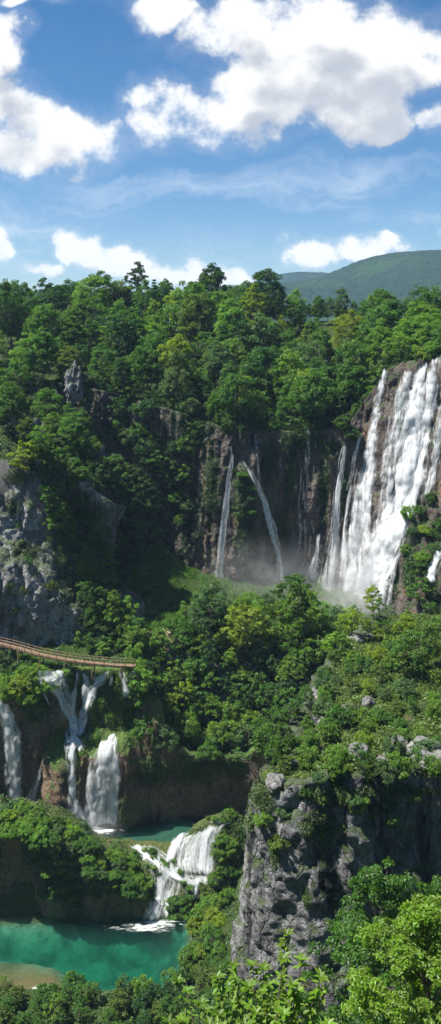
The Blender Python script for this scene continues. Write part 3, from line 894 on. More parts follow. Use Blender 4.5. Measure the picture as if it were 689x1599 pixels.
# ridge top
scatter_px([(560, 975), (689, 950), (689, 1215), (600, 1235), (470, 1215), (400, 1255), (450, 1145), (510, 1050)], 62, 22, SH, RID, (0.38, .8), 'shrub', 'shrub', 'ridge', nz_min=.3)
scatter_px([(545, 960), (689, 930), (689, 1060), (600, 1060)], 12, 26, OPENT + LOOSE, RID, (0.55, .8), 'shrub', 'shrub', 'ridge_back', nz_min=.3)
scatter_px([(395, 1260), (470, 1200), (689, 1240), (689, 1290), (560, 1300), (430, 1340)], 16, 20, DOMES + LOOSE, RID, (0.35, .6), 'shrub', 'shrub', 'ridge_face')
# mound beside the pool: rounded leafy plants
scatter_px([(-5, 1262), (60, 1268), (110, 1290), (150, 1320), (205, 1352), (238, 1385), (215, 1400), (150, 1375), (120, 1360), (50, 1310), (0, 1305)], 66, 11, DOMES, {'bright green': 6, 'mid green': 2, 'greyish green': 1.5, 'yellowish green': 1}, (0.45, .85), 'leafy_plant', 'plant', 'mound', push=-.1)
scatter_px([(40, 1310), (130, 1345), (235, 1385), (242, 1405), (190, 1402), (128, 1412), (70, 1405)], 40, 10, DOMES, {'mid green': 3, 'bright green': 3, 'greyish green': 1}, (0.38, .68), 'leafy_plant', 'plant', 'mound_face', push=-.1)
# tufts among the rapids and the right bank
scatter_px([(188, 1322), (262, 1328), (300, 1385), (295, 1400), (250, 1365), (195, 1340)], 16, 9, DOMES, {'mid green': 2, 'bright green': 4}, (0.22, .42), 'leafy_plant', 'plant', 'rapids')
scatter_px([(262, 1400), (310, 1395), (318, 1425), (270, 1440)], 8, 12, DOMES, {'mid green': 3, 'bright green': 3}, (0.35, .6), 'leafy_plant', 'plant', 'rapids')
scatter_px([(338, 1310), (372, 1300), (360, 1400), (345, 1500), (292, 1520), (300, 1440), (315, 1420)], 34, 12, SHRUBS + DOMES, RID, (0.5, .85), 'bush', 'bush', 'right_bank')
# near bank along the bottom edge
scatter_px([(-5, 1550), (60, 1562), (120, 1552), (200, 1552), (300, 1530), (345, 1520), (420, 1570), (520, 1585), (520, 1630), (-5, 1630)], 64, 16, SHRUBS + LOOSE, {'mid green': 4, 'dark green': 1.5, 'olive green': 2, 'bright green': 1.3}, (0.5, .85), 'bush', 'bush', 'near_bank')

scatter_px([(205, 1030), (250, 1015), (260, 1050), (222, 1062)], 9, 12, SHRUBS + LOOSE, CEN, (0.6, .9), 'shrub', 'shrub', 'walk_end', push=-.2)
scatter_px([(120, 1003), (215, 1003), (215, 1028), (140, 1022)], 14, 11, SHRUBS + LOOSE, CEN, (0.5, .8), 'shrub', 'shrub', 'walk_back')
scatter_px([(200, 1048), (235, 1055), (232, 1110), (205, 1115)], 9, 11, SHRUBS + DOMES, CEN, (0.5, .8), 'shrub', 'shrub', 'walk_end', push=-.2)
scatter_px([(312, 1268), (372, 1256), (372, 1280), (322, 1284)], 9, 8, DOMES, {'bright green': 3, 'olive green': 2}, (0.2, .36), 'leafy_plant', 'plant', 'dome_top')
scatter_px([(0, 780), (62, 790), (110, 900), (110, 1000), (0, 1000)], 12, 20, SHRUBS + LOOSE, {'mid green': 3, 'greyish green': 2, 'olive green': 1}, (0.3, .6), 'shrub', 'shrub', 'crag_face', push=-.1)
# named single plants
h = cast(38, 752)
plant('young_tree', OPENT[1], (h[0].x, h[0].y, h[0].z - .3), .85, 'yellowish green', 'tree', 'fixed', parts=('crown', 'trunk'))
tag(TODO[-1][0], 'bright yellow green young tree growing above the left grey crag', 'tree')
h = cast(62, 1052)
plant('shrub', LOOSE[0], (h[0].x, h[0].y, h[0].z - .2), .42, 'yellowish green', 'shrub', 'fixed', parts=('foliage', 'stem'))
TODO[-1][0].children[0].color = (0.42, 0.26, 0.012, 1)
tag(TODO[-1][0], 'small yellow-orange shrub below the boardwalk, left of the stepped falls', 'shrub')

# near trees at the bottom right, standing on the slope under the viewpoint
NEART = [make_tree(400 + i, 3.3, 8.6, 1.2, 230, 95, 0.18, flat=.42, egg=.35, bough=.145, inner=.22, name='hornbeam', mat=LEAF_NEAR, trunk_r=.16, lobe=2.2) for i in range(2)]
for i, (px, y, top_py, sc, colr, lab) in enumerate([(590, 50, 1345, 1.0, 'mid green', 'leafy mid green tree against the dark bluff, second nearest at bottom right'),
                                                 (672, 38, 1395, .95, 'yellowish green', 'bright yellow-green leafy tree filling the bottom right corner'),
                                                 (705, 56, 1350, .9, 'mid green', 'leafy green tree at the right edge below the bluff')]):
    x = (px - CX) / F * y
    ztop = CAMZ - (top_py - HY) / F * y
    gl, _ = drop(x, y)
    s = sc * (ztop - gl.z) / 9.9
    t = plant('broadleaf_tree', NEART[i % 2], (gl.x, gl.y, gl.z - .2), sc, colr, 'tree', 'fixed', parts=('crown', 'trunk'), jitter=.03, zs=max(.6, (ztop - gl.z + .2) / 9.9 / sc))
    if i == 1: t.children[0].color = (0.155, 0.27, 0.016, 1)
    tag(t, lab, 'tree')


def leafy_sapling(px, y, top_py, seed, label, n_sh=16, colour=(0.15, 0.26, 0.014)):
    """a near sapling of long shoots with long pointed leaves, each leaf a bent blade"""
    rng = np.random.default_rng(seed)
    x = (px - CX) / F * y; g, _ = drop(x, y); ztop = CAMZ - (top_py - HY) / F * y
    Hh = ztop - g.z
    r = empty('sapling', g); paths = []; V, Fq = [], []; off = 0
    for k in range(n_sh):
        a = rng.uniform(0, 6.28); spread = rng.uniform(.1, .68)
        L = Hh * rng.uniform(.7, 1.0)
        q = np.linspace(0, 1, 10)[:, None]
        end = np.array([math.cos(a) * spread, math.sin(a) * spread, L])
        pts = end * q * np.array([1, 1, 1]) ; pts[:, :2] *= q ** .8
        paths.append((pts, .016 * (1 - .8 * q[:, 0])))
        for j in range(120):
            f = rng.uniform(.25, 1.0) if j > 6 else 1.0
            p = np.array([np.interp(f, q[:, 0], pts[:, i]) for i in range(3)])
            az = j * 2.4 + k; up = rng.uniform(-.25, .55) if f < 1 else rng.uniform(.1, .9)
            T = unit(np.array([math.cos(az), math.sin(az), up])); s = rng.uniform(.05, .085); w = s * .2
            B = unit(np.cross(T, [0, 0, 1])); Nn = np.cross(B, T)
            row = []
            for m_, (ft, fw, dr) in enumerate([(0, .15, 0), (.3, .9, .02), (.6, 1.0, -.03), (.85, .55, -.1), (1.05, .05, -.2)]):
                cpt = p + T * s * ft + Nn * s * dr
                row += [cpt + B * w * fw + Nn * w * .3, cpt, cpt - B * w * fw + Nn * w * .3]
            V += row
            for m_ in range(4):
                b = off + m_ * 3
                Fq += [(b, b + 1, b + 4, b + 3), (b + 1, b + 2, b + 5, b + 4)]
            off += 15
    c = link('foliage', mesh_from('sapling_foliage', np.array(V), np.array(Fq)), LEAF_NEAR, r); c.color = (*colour, 1)
    v, f = tube_geo(paths, 5)
    link('stem', mesh_from('sapling_stem', v, f), BARK, r)
    tag(r, label, 'sapling')


leafy_sapling(405, 6.6, 1512, 5, 'near sapling with pointed bright green leaves at the bottom centre', 46)
leafy_sapling(345, 7.2, 1540, 8, 'smaller near sapling with pointed leaves left of the bright one', 24, (.11, .21, .012))

# -- grass and herbs: leaf blades over the open ground, nobody could count them
def cover(name, mask_fn, n, size, colour, label, blade=False, seed=0, ylim=(0, 330), V_=None, F_=None):
    rng = np.random.default_rng(900 + seed)
    V0 = gv if V_ is None else V_; F0 = gf if F_ is None else F_
    q = V0[F0]; cen = q.mean(1)
    nr = np.cross(q[:, 2] - q[:, 0], q[:, 3] - q[:, 1]); ar = np.linalg.norm(nr, axis=1); nr = nr / (ar[:, None] + 1e-9)
    nr[nr[:, 2] < 0] *= -1
    px = CX + cen[:, 0] / np.maximum(cen[:, 1], 1) * F; py = HY + (CAMZ - cen[:, 2]) / np.maximum(cen[:, 1], 1) * F
    ok = (cen[:, 1] > ylim[0]) & (cen[:, 1] < ylim[1]) & (px > -160) & (px < 900) & mask_fn(cen, nr, px, py)
    w = np.where(ok, ar, 0); 
    if w.sum() == 0: return
    idx = rng.choice(len(F0), n, p=w / w.sum())
    a, b = rng.random(n), rng.random(n)
    qq = q[idx]
    P = (qq[:, 0] * ((1 - a) * (1 - b))[:, None] + qq[:, 1] * (a * (1 - b))[:, None] + qq[:, 2] * (a * b)[:, None] + qq[:, 3] * ((1 - a) * b)[:, None])
    cl = np.array([mn.fractal(Vector(p) * 0.35, .8, 2, 3) for p in P])
    keep = cl > -0.12 + 0.25 * rng.normal(size=n)
    P = P[keep]; idx = idx[keep]; m = len(P); cl = cl[keep]
    sz = size * rng.uniform(.6, 1.4, m) * (1 + .5 * np.clip(cl, 0, .8))
    if blade:
        up = unit(np.array([0, 0, 1.0]) + 0.55 * rng.normal(size=(m, 3)))
        N = unit(np.cross(up, rng.normal(size=(m, 3))))
        V, Fq = leaf_geo(P + up * sz[:, None] * .45, N, sz, .28, rng, T=up)
    else:
        N = unit(nr[idx] * .6 + np.array([0, -.15, .6]) + .45 * rng.normal(size=(m, 3)))
        P = P + np.array([0, 0, 1.0]) * (sz * rng.uniform(.1, 1.0, m) * (1 + np.clip(cl, 0, 1)))[:, None]
        V, Fq = leaf_geo(P, N, sz, .6, rng)
    o = link(name, mesh_from(name, V, Fq, False), GRASSM)
    o.color = (*colour, 1)
    tag(o, label, 'undergrowth' if not blade else 'grass', kind='stuff')


cover('undergrowth', lambda c, n, px, py: (c[:, 2] > 41) & (n[:, 2] > .45) & (py > 940) & (px > 370) & (c[:, 0] > 1), 60000, .30, (0.085, 0.155, 0.022), 'low herbs and bramble covering the top of the foreground bluff', seed=1, ylim=(90, 172))
cover('grass', lambda c, n, px, py: (c[:, 2] > 41) & (n[:, 2] > .45) & (py > 940) & (px > 370) & (c[:, 0] > 1), 60000, .42, (0.17, 0.215, 0.045), 'dry yellowish grass between bushes on the foreground bluff', True, 2, (90, 172))
cover('grass', lambda c, n, px, py: (c[:, 2] > 33) & (c[:, 2] < 60) & (n[:, 2] > .35) & (py > 850) & (px < 560), 90000, .45, (0.09, 0.21, 0.015), 'bright green meadow grass on the terrace below the grassy notch', True, 3, (163, 216))
cover('undergrowth', lambda c, n, px, py: (n[:, 2] > .2) & (px < 300) & (py < 960) & (c[:, 2] > 46), 60000, .45, (0.03, 0.075, 0.014), 'herbs and ivy covering the steep left hillside', seed=4, ylim=(170, 262))
cover('undergrowth', lambda c, n, px, py: (c[:, 2] > .5) & (py > 1300) & ((px > 290) | (c[:, 1] < 127)), 60000, .28, (0.045, 0.095, 0.016), 'low green herbs on the near banks of the lower pool', seed=5, ylim=(96, 150))
cover('undergrowth', lambda c, n, px, py: (c[:, 2] > .6) & (px < 265) & (py > 1240) & ~((px > 195) & (c[:, 1] > 147)), 30000, .3, (0.04, 0.10, 0.016), 'small leafy plants carpeting the rounded tufa mound', seed=6, ylim=(142.5, 156))
cover('undergrowth', lambda c, n, px, py: (c[:, 2] > 20) & (py > 1000) & (px < 560), 50000, .38, (0.04, 0.10, 0.014), 'moss and herbs on the terrace edge around the boardwalk', seed=7, ylim=(160, 200))


def cover_walls(n, region_fn, size, colour, label, name, seed, hang=.6, pool=None):
    """leaf scatter on the wall faces (moss curtains, ivy)"""
    rng = np.random.default_rng(seed); P, N = [], []
    tries = 0
    while len(P) < n and tries < n * 12:
        tries += 1
        r = region_fn(rng)
        if r is None: continue
        h = cast(*r)
        if h is None: continue
        if pool and not pool(h): continue
        P.append(np.array(h[0]) + np.array(h[1]) * rng.uniform(.02, .35)); N.append(np.array(h[1]))
    P = np.array(P); N = unit(np.array(N) * .6 + np.array([0, 0, .75]) + .4 * rng.normal(size=P.shape))
    V, Fq = leaf_geo(P, N, size * rng.uniform(.6, 1.4, len(P)), .45, rng, T=np.tile([0, 0, -1.0], (len(P), 1)) + .5 * rng.normal(size=P.shape))
    o = link(name, mesh_from(name, V, Fq, False), GRASSM); o.color = (*colour, 1)
    tag(o, label, 'moss' if name == 'moss' else 'ivy', kind='stuff')


def blobs(lst):
    w = np.array([b[2] * b[3] for b in lst], float); w /= w.sum()
    def f(rng):
        b = lst[rng.choice(len(lst), p=w)]
        t = rng.normal(size=2) * .5
        if (t ** 2).sum() > 1.3: return None
        return b[0] + t[0] * b[2], b[1] + t[1] * b[3]
    return f


cover('undergrowth', lambda c, n, px, py: (c[:, 2] > 3) & (px > 300) & (px < 400) & (c[:, 0] < 9) & ((px > 345) | (py > 1385)), 16000, .26, (0.05, 0.11, 0.016), 'grassy tufts and herbs beside the dome cascade', seed=8, ylim=(139, 158))
cover_walls(22000, blobs([(105, 1062, 14, 28), (128, 1070, 7, 28), (150, 1110, 10, 40), (160, 1075, 26, 24), (178, 1100, 18, 34), (95, 1150, 14, 14), (125, 1168, 12, 10), (55, 1100, 22, 26), (205, 1110, 14, 50), (162, 1060, 40, 14), (147, 1145, 8, 22)]), .34, (0.095, 0.20, 0.02), 'green moss curtains hanging between the stepped falls', 'moss', 31)
cover_walls(15000, blobs([(380, 775, 18, 50), (385, 840, 20, 30), (470, 690, 40, 20), (330, 760, 14, 60), (520, 700, 20, 14), (420, 720, 14, 40), (505, 760, 10, 60), (455, 740, 10, 50), (440, 830, 14, 40), (535, 760, 8, 50), (610, 900, 12, 50), (598, 930, 10, 30), (640, 890, 12, 40), (625, 640, 8, 40)]), .5, (0.035, 0.085, 0.014), 'dark moss patches on the wet tall cliff', 'moss', 32)
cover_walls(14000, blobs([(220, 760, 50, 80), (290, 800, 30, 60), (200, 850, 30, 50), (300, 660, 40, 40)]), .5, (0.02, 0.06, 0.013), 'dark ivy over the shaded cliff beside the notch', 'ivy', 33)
cover_walls(18000, blobs([(150, 950, 22, 50), (155, 800, 18, 20), (40, 860, 30, 14), (100, 850, 26, 60), (140, 850, 24, 60), (120, 790, 24, 30), (30, 745, 25, 14), (20, 790, 14, 18), (110, 920, 16, 30), (160, 880, 8, 40)]), .34, (0.06, 0.10, 0.018), 'yellowish moss and herbs on the left crag ledges', 'moss', 34)
cover_walls(8000, blobs([(410, 1240, 22, 26), (440, 1190, 22, 22), (520, 1240, 40, 14), (430, 1330, 8, 30), (500, 1290, 30, 26), (620, 1235, 60, 10), (390, 1280, 8, 22), (480, 1400, 8, 18)]), .24, (0.065, 0.115, 0.018), 'grass tufts in cracks of the foreground bluff', 'moss', 35)
cover_walls(17000, blobs([(240, 1205, 30, 24), (310, 1200, 40, 26), (370, 1190, 30, 24), (90, 1350, 36, 44), (110, 1380, 26, 34), (60, 1330, 26, 26), (180, 1380, 36, 18), (220, 1398, 22, 14)]), .34, (0.06, 0.13, 0.016), 'hanging herbs below the central thicket and the tufa mound', 'moss', 36)

# ------------------------------------------------------------------ loose rocks
ROCKM = [lump(3.3 + i * 2.1, 1.0, sq, 18, .3) for i, sq in enumerate([(1, .8, .7), (1.2, .8, .6), (.9, .9, .95), (1.3, .9, .5)])]
ROCKME = [mesh_from('boulder', v, f) for v, f in ROCKM]
PALE = mat_rock('pale_limestone', (0.36, 0.355, 0.34), (0.16, 0.158, 0.155), streak=0.35, moss=0.35, warm=.1, moss_lo=.75, moss_hi=1.1)
for m_ in ROCKME: m_.materials.append(PALE)
rock_list = [(497, 1086, 1.2, 'beside the bare forked shrub'), (507, 1128, 1.5, 'below the bare forked shrub'), (494, 1130, .9, 'left of the larger one below the forked shrub'), (556, 1000, 1.5, 'at the back edge of the bluff, under the slim sapling'),
             (575, 998, 1.1, 'right of the slim sapling foot'), (525, 1020, 1.0, 'at the rear left rim of the bluff'), (622, 1170, 1.4, 'on the bluff rim, smaller of the pale pair'), (668, 1180, 2.6, 'largest, at the right edge of the bluff rim'),
             (640, 1085, .9, 'among bushes in the middle of the bluff'), (549, 1108, 1.2, 'beside dry grass on the bluff crest'), (575, 1100, 1.0, 'in a gap between bluff bushes'), (452, 1190, 1.2, 'on the sloping left rim of the bluff'),
             (430, 1225, 1.3, 'lowest on the left rim of the bluff'), (470, 1170, 1.0, 'upper left rim of the bluff'), (560, 1180, 1.3, 'on the front rim of the bluff, centre'), (600, 1190, 1.1, 'on the front rim between two bushes')]
for i, (px, py, s, w) in enumerate(rock_list):
    h = cast(px, py)
    if h is None: continue
    o = link('boulder', ROCKME[i % 4]); o.location = (h[0].x, h[0].y, h[0].z + .1 * s); o.scale = (s, s, s); o.rotation_euler = (random.uniform(-.2, .2), random.uniform(-.2, .2), random.uniform(0, 6))
    tag(o, 'pale limestone boulder ' + w, 'boulder', 'pale boulders on the foreground bluff')
# spire in the forest and outcrops on the left hill
for (px, py, y, sx, sz, lab, mt) in [(115, 600, 214, 2.1, 4.3, 'narrow grey limestone spire sticking out of the left forest', LIME), (30, 690, 192, 5.5, 5.0, 'broad grey rock outcrop in trees above the left crag', LIME), (-2, 640, 200, 3.5, 5, 'grey rock knob at the left edge among hillside trees', LIME)]:
    V, Fq = lump(px * .13, 1.0, (sx, sx * .8, sz), 48, .55, 2.4)
    o = link('rock_outcrop', mesh_from('rock_outcrop', V, Fq), mt)
    p = W(px, py, y); o.location = p
    tag(o, lab, 'rock')

# ------------------------------------------------------------------ boardwalk
def boardwalk():
    ctrl = [(-70, 985), (-20, 1000), (20, 1009.5), (60, 1021), (100, 1029), (140, 1034.5), (180, 1038), (214, 1039.5)]
    zdeck = 37.0
    pts = []
    for px, py in ctrl:
        Y = (CAMZ - zdeck) * F / (py - HY); pts.append(((px - CX) / F * Y, Y))
    A = np.array(pts); L = np.concatenate([[0], np.cumsum(np.hypot(*np.diff(A, axis=0).T))])
    n = int(L[-1] / 0.22); q = np.linspace(0, L[-1], n)
    P = np.stack([np.interp(q, L, A[:, 0]), np.interp(q, L, A[:, 1])], 1)
    ker = np.ones(15) / 15
    P = np.stack([np.convolve(np.pad(P[:, k], 7, mode='edge'), ker, 'valid') for k in range(2)], 1)
    t = unit(np.gradient(P, axis=0)); nrm = np.stack([-t[:, 1], t[:, 0]], 1)
    root = empty('boardwalk', (P[n // 2][0], P[n // 2][1], zdeck))
    tag(root, 'curved wooden boardwalk with railings above the stepped falls', 'boardwalk')
    org = np.array(root.location)

    def boxes(lst):
        V, Fq = [], []
        for c, ax, ay, az in lst:
            b = len(V)
            for sx in (-1, 1):
                for sy in (-1, 1):
                    for sz in (-1, 1):
                        V.append(np.array(c) + ax * sx + ay * sy + az * sz - org)
            for f in [(0, 1, 3, 2), (4, 6, 7, 5), (0, 4, 5, 1), (2, 3, 7, 6), (0, 2, 6, 4), (1, 5, 7, 3)]:
                Fq.append(tuple(b + i for i in f))
        return np.array(V), np.array(Fq)
    up = np.array([0, 0, 1.0]); d3 = lambda v: np.array([v[0], v[1], 0])
    rng = np.random.default_rng(3)
    planks = [((P[i][0], P[i][1], zdeck + rng.normal() * .012), d3(t[i]) * .095, d3(nrm[i]) * (.62 + rng.normal() * .02), up * .03) for i in range(n)]
    link('deck', mesh_from('boardwalk_deck', *boxes(planks), False), WOOD, root)
    for s in (-1, 1):
        pl = [((P[i][0] + nrm[i][0] * s * .5, P[i][1] + nrm[i][1] * s * .5, zdeck - .16), d3(t[i]) * .13, d3(nrm[i]) * .06, up * .12) for i in range(n)]
        link('beam', mesh_from('boardwalk_beam', *boxes(pl), False), WOOD, root)
        for zz, rr in ((1.0, .05), (.5, .04)):
            path = np.array([(P[i][0] + nrm[i][0] * s * .6, P[i][1] + nrm[i][1] * s * .6, zdeck + zz + .03 * math.sin(i * .9)) for i in range(0, n, 3)]) - org
            v, f = tube_geo([(path, np.full(len(path), rr))])
            link('handrail', mesh_from('boardwalk_handrail', v, f), WOOD, root)
        for i in range(4, n, 9):
            b = [((P[i][0] + nrm[i][0] * s * .6, P[i][1] + nrm[i][1] * s * .6, zdeck + .28), d3(t[i]) * .055, d3(nrm[i]) * .055, up * .76)]
            link('post', mesh_from('boardwalk_post', *boxes(b), False), WOOD, root)
    for i in range(8, n, 26):
        for s in (-1, 1):
            b = [((P[i][0] + nrm[i][0] * s * .6, P[i][1] + nrm[i][1] * s * .6, zdeck - 1.5), d3(t[i]) * .09, d3(nrm[i]) * .09, up * 1.3)]
            link('pile', mesh_from('boardwalk_pile', *boxes(b), False), WOOD, root)


boardwalk()

# ------------------------------------------------------------------ falling water
def ribbon(ctrl, dens, off, rng, layers=2, surf=None, seg=0.5, uvs=1.0):
    """ctrl: (px, py, width px) from top to bottom, clung to whatever rock stands there"""
    A = np.array(ctrl, float)
    L = np.concatenate([[0], np.cumsum(np.hypot(np.diff(A[:, 0]), np.diff(A[:, 1])))])
    n = max(8, int(L[-1] / 5)); q = np.linspace(0, L[-1], n)
    K = np.stack([np.interp(q, L, A[:, k]) for k in range(3)], 1)
    if n > 10:
        ker = np.ones(5) / 5
        K = np.stack([np.convolve(np.pad(K[:, k], 2, mode='edge'), ker, 'valid') for k in range(3)], 1)
    pos, nor = [], []
    for px, py, w in K:
        hs = [h for h in (cast(px + dx * w, py, surf) for dx in (-.3, 0, .3)) if h is not None]
        if not hs: continue
        hs.sort(key=lambda h: h[0].y)
        h = hs[0]
        c = Vector((0, 0, CAMZ)) + ray_dir(px, py) * (h[0].y / ray_dir(px, py).y)
        pos.append(np.array(c)); nor.append(np.array(h[1]))
    pos = np.array(pos); nor = np.array(nor); K = K[:len(pos)]; n = len(pos)
    def smooth(a, k):
        if len(a) < k: return a
        ker = np.ones(k) / k; h = k // 2
        return np.stack([np.convolve(np.pad(a[:, i], h, mode='edge'), ker, 'valid') for i in range(a.shape[1])], 1)
    # smooth along the viewing depth only a little so the water leaps clear of hollows
    Yd = pos[:, 1].copy()
    for _ in range(3):
        Ys = smooth(Yd[:, None], 7 if n > 12 else 3)[:, 0]
        Yd = np.minimum(Yd, Ys)
    Yd = smooth(Yd[:, None], 5)[:, 0]
    pos = np.stack([W(K[i, 0], K[i, 1], Yd[i]) for i in range(n)])
    nor = unit(smooth(nor, 9))
    flow = unit(np.gradient(pos, axis=0))
    nor = unit(nor - flow * (nor * flow).sum(1, keepdims=True))
    cross = unit(np.cross(flow, nor))
    wid = K[:, 2] / F * pos[:, 1]
    ln = np.concatenate([[0], np.cumsum(np.linalg.norm(np.diff(pos, axis=0), axis=1))])
    Vs, Fs, UV, ED, DE = [], [], [], [], []; base = 0
    for ly in range(layers):
        nc = int(np.clip(wid.max() / seg, 6, 30)); u = np.linspace(-1, 1, nc)
        sh = rng.uniform(0, 50); o2 = off + ly * .38
        bulge = (1 - u ** 2)[None, :] * wid[:, None] * .13
        un = np.array([[0.28 * mn.noise(Vector((u[j] * wid[i] * .8 + sh, ln[i] * .12, sh))) for j in range(nc)] for i in range(n)])
        s = 1 + (ly - .5) * .12
        P = pos[:, None] + cross[:, None] * (u[None, :, None] * wid[:, None, None] * .5 * s) + nor[:, None] * (o2 + bulge + un)[..., None]
        Vs.append(P.reshape(-1, 3)); Fs.append(grid_faces(n, nc) + base); base += n * nc
        UV.append(np.stack([np.broadcast_to(u[None] * wid[:, None] * .5 * uvs, (n, nc)) + sh, np.broadcast_to(ln[:, None] * uvs, (n, nc)) + sh * 3], -1).reshape(-1, 2))
        e = 1 - np.abs(u); tpos = np.linspace(0, 1, n)
        endf = np.clip(np.minimum(ln / 1.0 + .35, (ln[-1] - ln) / 1.4 + .15), 0, 1)
        ED.append((np.clip(e * 2.0, 0, 1)[None] * endf[:, None]).ravel())
        DE.append(np.full(n * nc, dens * (1 if ly == 0 else .72)))
    return np.concatenate(Vs), np.concatenate(Fs), np.concatenate(UV), np.concatenate(ED), np.concatenate(DE)


def sheet(rows, dens, off, rng, surf=None, uvs=1.0, step=2.2):
    A = np.array(rows, float); mid = (A[:, :2] + A[:, 2:]) / 2
    L = np.concatenate([[0], np.cumsum(np.hypot(*np.diff(mid, axis=0).T))])
    nr = max(6, int(L[-1] / step)); q = np.linspace(0, L[-1], nr)
    K = np.stack([np.interp(q, L, A[:, k]) for k in range(4)], 1)
    if nr > 12:
        ker = np.ones(7) / 7
        K = np.stack([np.convolve(np.pad(K[:, k], 3, mode='edge'), ker, 'valid') for k in range(4)], 1)
    nc = int(np.clip(np.hypot(A[:, 2] - A[:, 0], A[:, 3] - A[:, 1]).max() / 1.6, 6, 46)); u = np.linspace(0, 1, nc)
    Y = np.full((nr, nc), np.nan); PX = np.zeros((nr, nc)); PY = np.zeros((nr, nc))
    for i in range(nr):
        for j in range(nc):
            PX[i, j] = K[i, 0] + (K[i, 2] - K[i, 0]) * u[j]; PY[i, j] = K[i, 1] + (K[i, 3] - K[i, 1]) * u[j]
            h = cast(PX[i, j], PY[i, j], surf)
            if h is not None: Y[i, j] = h[0].y
    m = np.nanmedian(Y)
    for i in range(nr):
        r = np.where(np.isnan(Y[i]), Y[i - 1] if i else m, Y[i]); Y[i] = np.where(np.isnan(r), m, r)
    for _ in range(2):
        Yp = np.pad(Y, 1, mode='edge')
        B = sum(Yp[a:a + nr, b:b + nc] for a in range(3) for b in range(3)) / 9
        Y = np.minimum(Y, B) * .5 + B * .5
    P = np.stack([(PX - CX) / F * Y, Y, CAMZ - (PY - HY) / F * Y], -1)
    N = np.cross(np.gradient(P, axis=1), np.gradient(P, axis=0)); N = unit(N)
    if N[..., 1].mean() > 0: N = -N
    P = P + N * off
    ln = np.concatenate([[0], np.cumsum(np.linalg.norm(np.diff(P.mean(1), axis=0), axis=1))])
    lat = (PX - PX.mean(1, keepdims=True)) / F * Y
    sh = rng.uniform(0, 60)
    UV = np.stack([lat * uvs + sh, np.broadcast_to(ln[:, None] * uvs, (nr, nc)) + 2 * sh], -1).reshape(-1, 2)
    wid = np.abs(lat).max(1, keepdims=True) * 2
    e = np.minimum(u, 1 - u)[None] * wid
    e = np.clip(e / np.minimum(1.6, wid * .42), 0, 1)
    rag = np.array([[mn.noise(Vector((lat[i, j] * .9 + sh, ln[i] * .22, sh))) for j in range(nc)] for i in range(nr)])
    e = np.clip(e + rag * .55 * (e < .98), 0, 1) * np.clip((u > 0) * (u < 1), 0, 1)[None]
    endf = np.clip(np.minimum(ln / .8 + .3, (ln[-1] - ln) / 1.2 + .1), 0, 1)
    return P.reshape(-1, 3), grid_faces(nr, nc), UV, (e * endf[:, None]).ravel(), np.full(nr * nc, dens)


def water_mesh(name, parts):
    V, Fc, UV, ED, DE = [], [], [], [], []; b = 0
    for v, f, uv, e, d in parts:
        V.append(v); Fc.append(f + b); UV.append(uv); ED.append(e); DE.append(d); b += len(v)
    V = np.concatenate(V); Fc = np.concatenate(Fc); UV = np.concatenate(UV); ED = np.concatenate(ED); DE = np.concatenate(DE)
    me = mesh_from(name, V, Fc)
    uvl = me.uv_layers.new(name='UVMap')
    uvl.data.foreach_set('uv', UV[Fc.ravel()].astype(np.float32).ravel())
    for nm, a in (('edge', ED), ('dens', DE)):
        at = me.attributes.new(nm, 'FLOAT', 'POINT'); at.data.foreach_set('value', a.astype(np.float32))
    return me


def fray(ctrl, dens, off, rng, surf, uvs, out):
    """thin loose threads of water beside and over a main sheet"""
    A = np.array(ctrl, float); wm = A[:, 2].max()
    k = int(np.clip(wm / 7.0, 1, 5))
    for _ in range(k):
        a0 = rng.uniform(0, .45); a1 = rng.uniform(.55, 1.0); n = 8
        L = np.linspace(0, 1, len(A)); q = np.linspace(a0, a1, n)
        side = rng.uniform(-.62, .62); dr = rng.uniform(-.15, .15)
        w0 = rng.uniform(3.0, 7.5)
        c = []
        for i, t in enumerate(q):
            x, y, w = (np.interp(t, L, A[:, j]) for j in range(3))
            c.append((x + (side + dr * (t - a0)) * w + rng.normal() * .5, y, w0 * (.6 + .8 * (t - a0))))
        try: out.append(ribbon(c, dens * rng.uniform(.6, .95), off + rng.uniform(.1, .5), rng, 1, surf, uvs=uvs))
        except Exception: pass


def fall(label, strands, name='waterfall', cat='waterfall', group=None, surf=None, uvs=1.0, boost=.03, frays=True, cut=-.03):
    rng = np.random.default_rng(len(label) * 7 + 3)
    def parts(c, d, off, ly):
        if len(c[0]) == 4:
            return [sheet(c, d + boost - .12 * k, off + .35 * k, rng, surf, uvs) for k in range(ly)]
        r = [ribbon(c, d - (cut if max(k[2] for k in c) > 10 else 0), off, rng, ly, surf, uvs=uvs)]
        if frays: fray(c, min(.95, d + .05), off, rng, surf, uvs, r)
        return r
    if len(strands) == 1:
        o = link(name, water_mesh(name, parts(*strands[0])), FALL)
        tag(o, label, cat, group); return o
    c0 = cast(*strands[0][0][-1][:2])
    root = empty(name, c0[0] if c0 else (0, 150, 20)); tag(root, label, cat, group)
    for st in strands:
        o = link('water_strand', water_mesh('water_strand', parts(*st)), FALL, root)
        o.location = -root.location
    return root


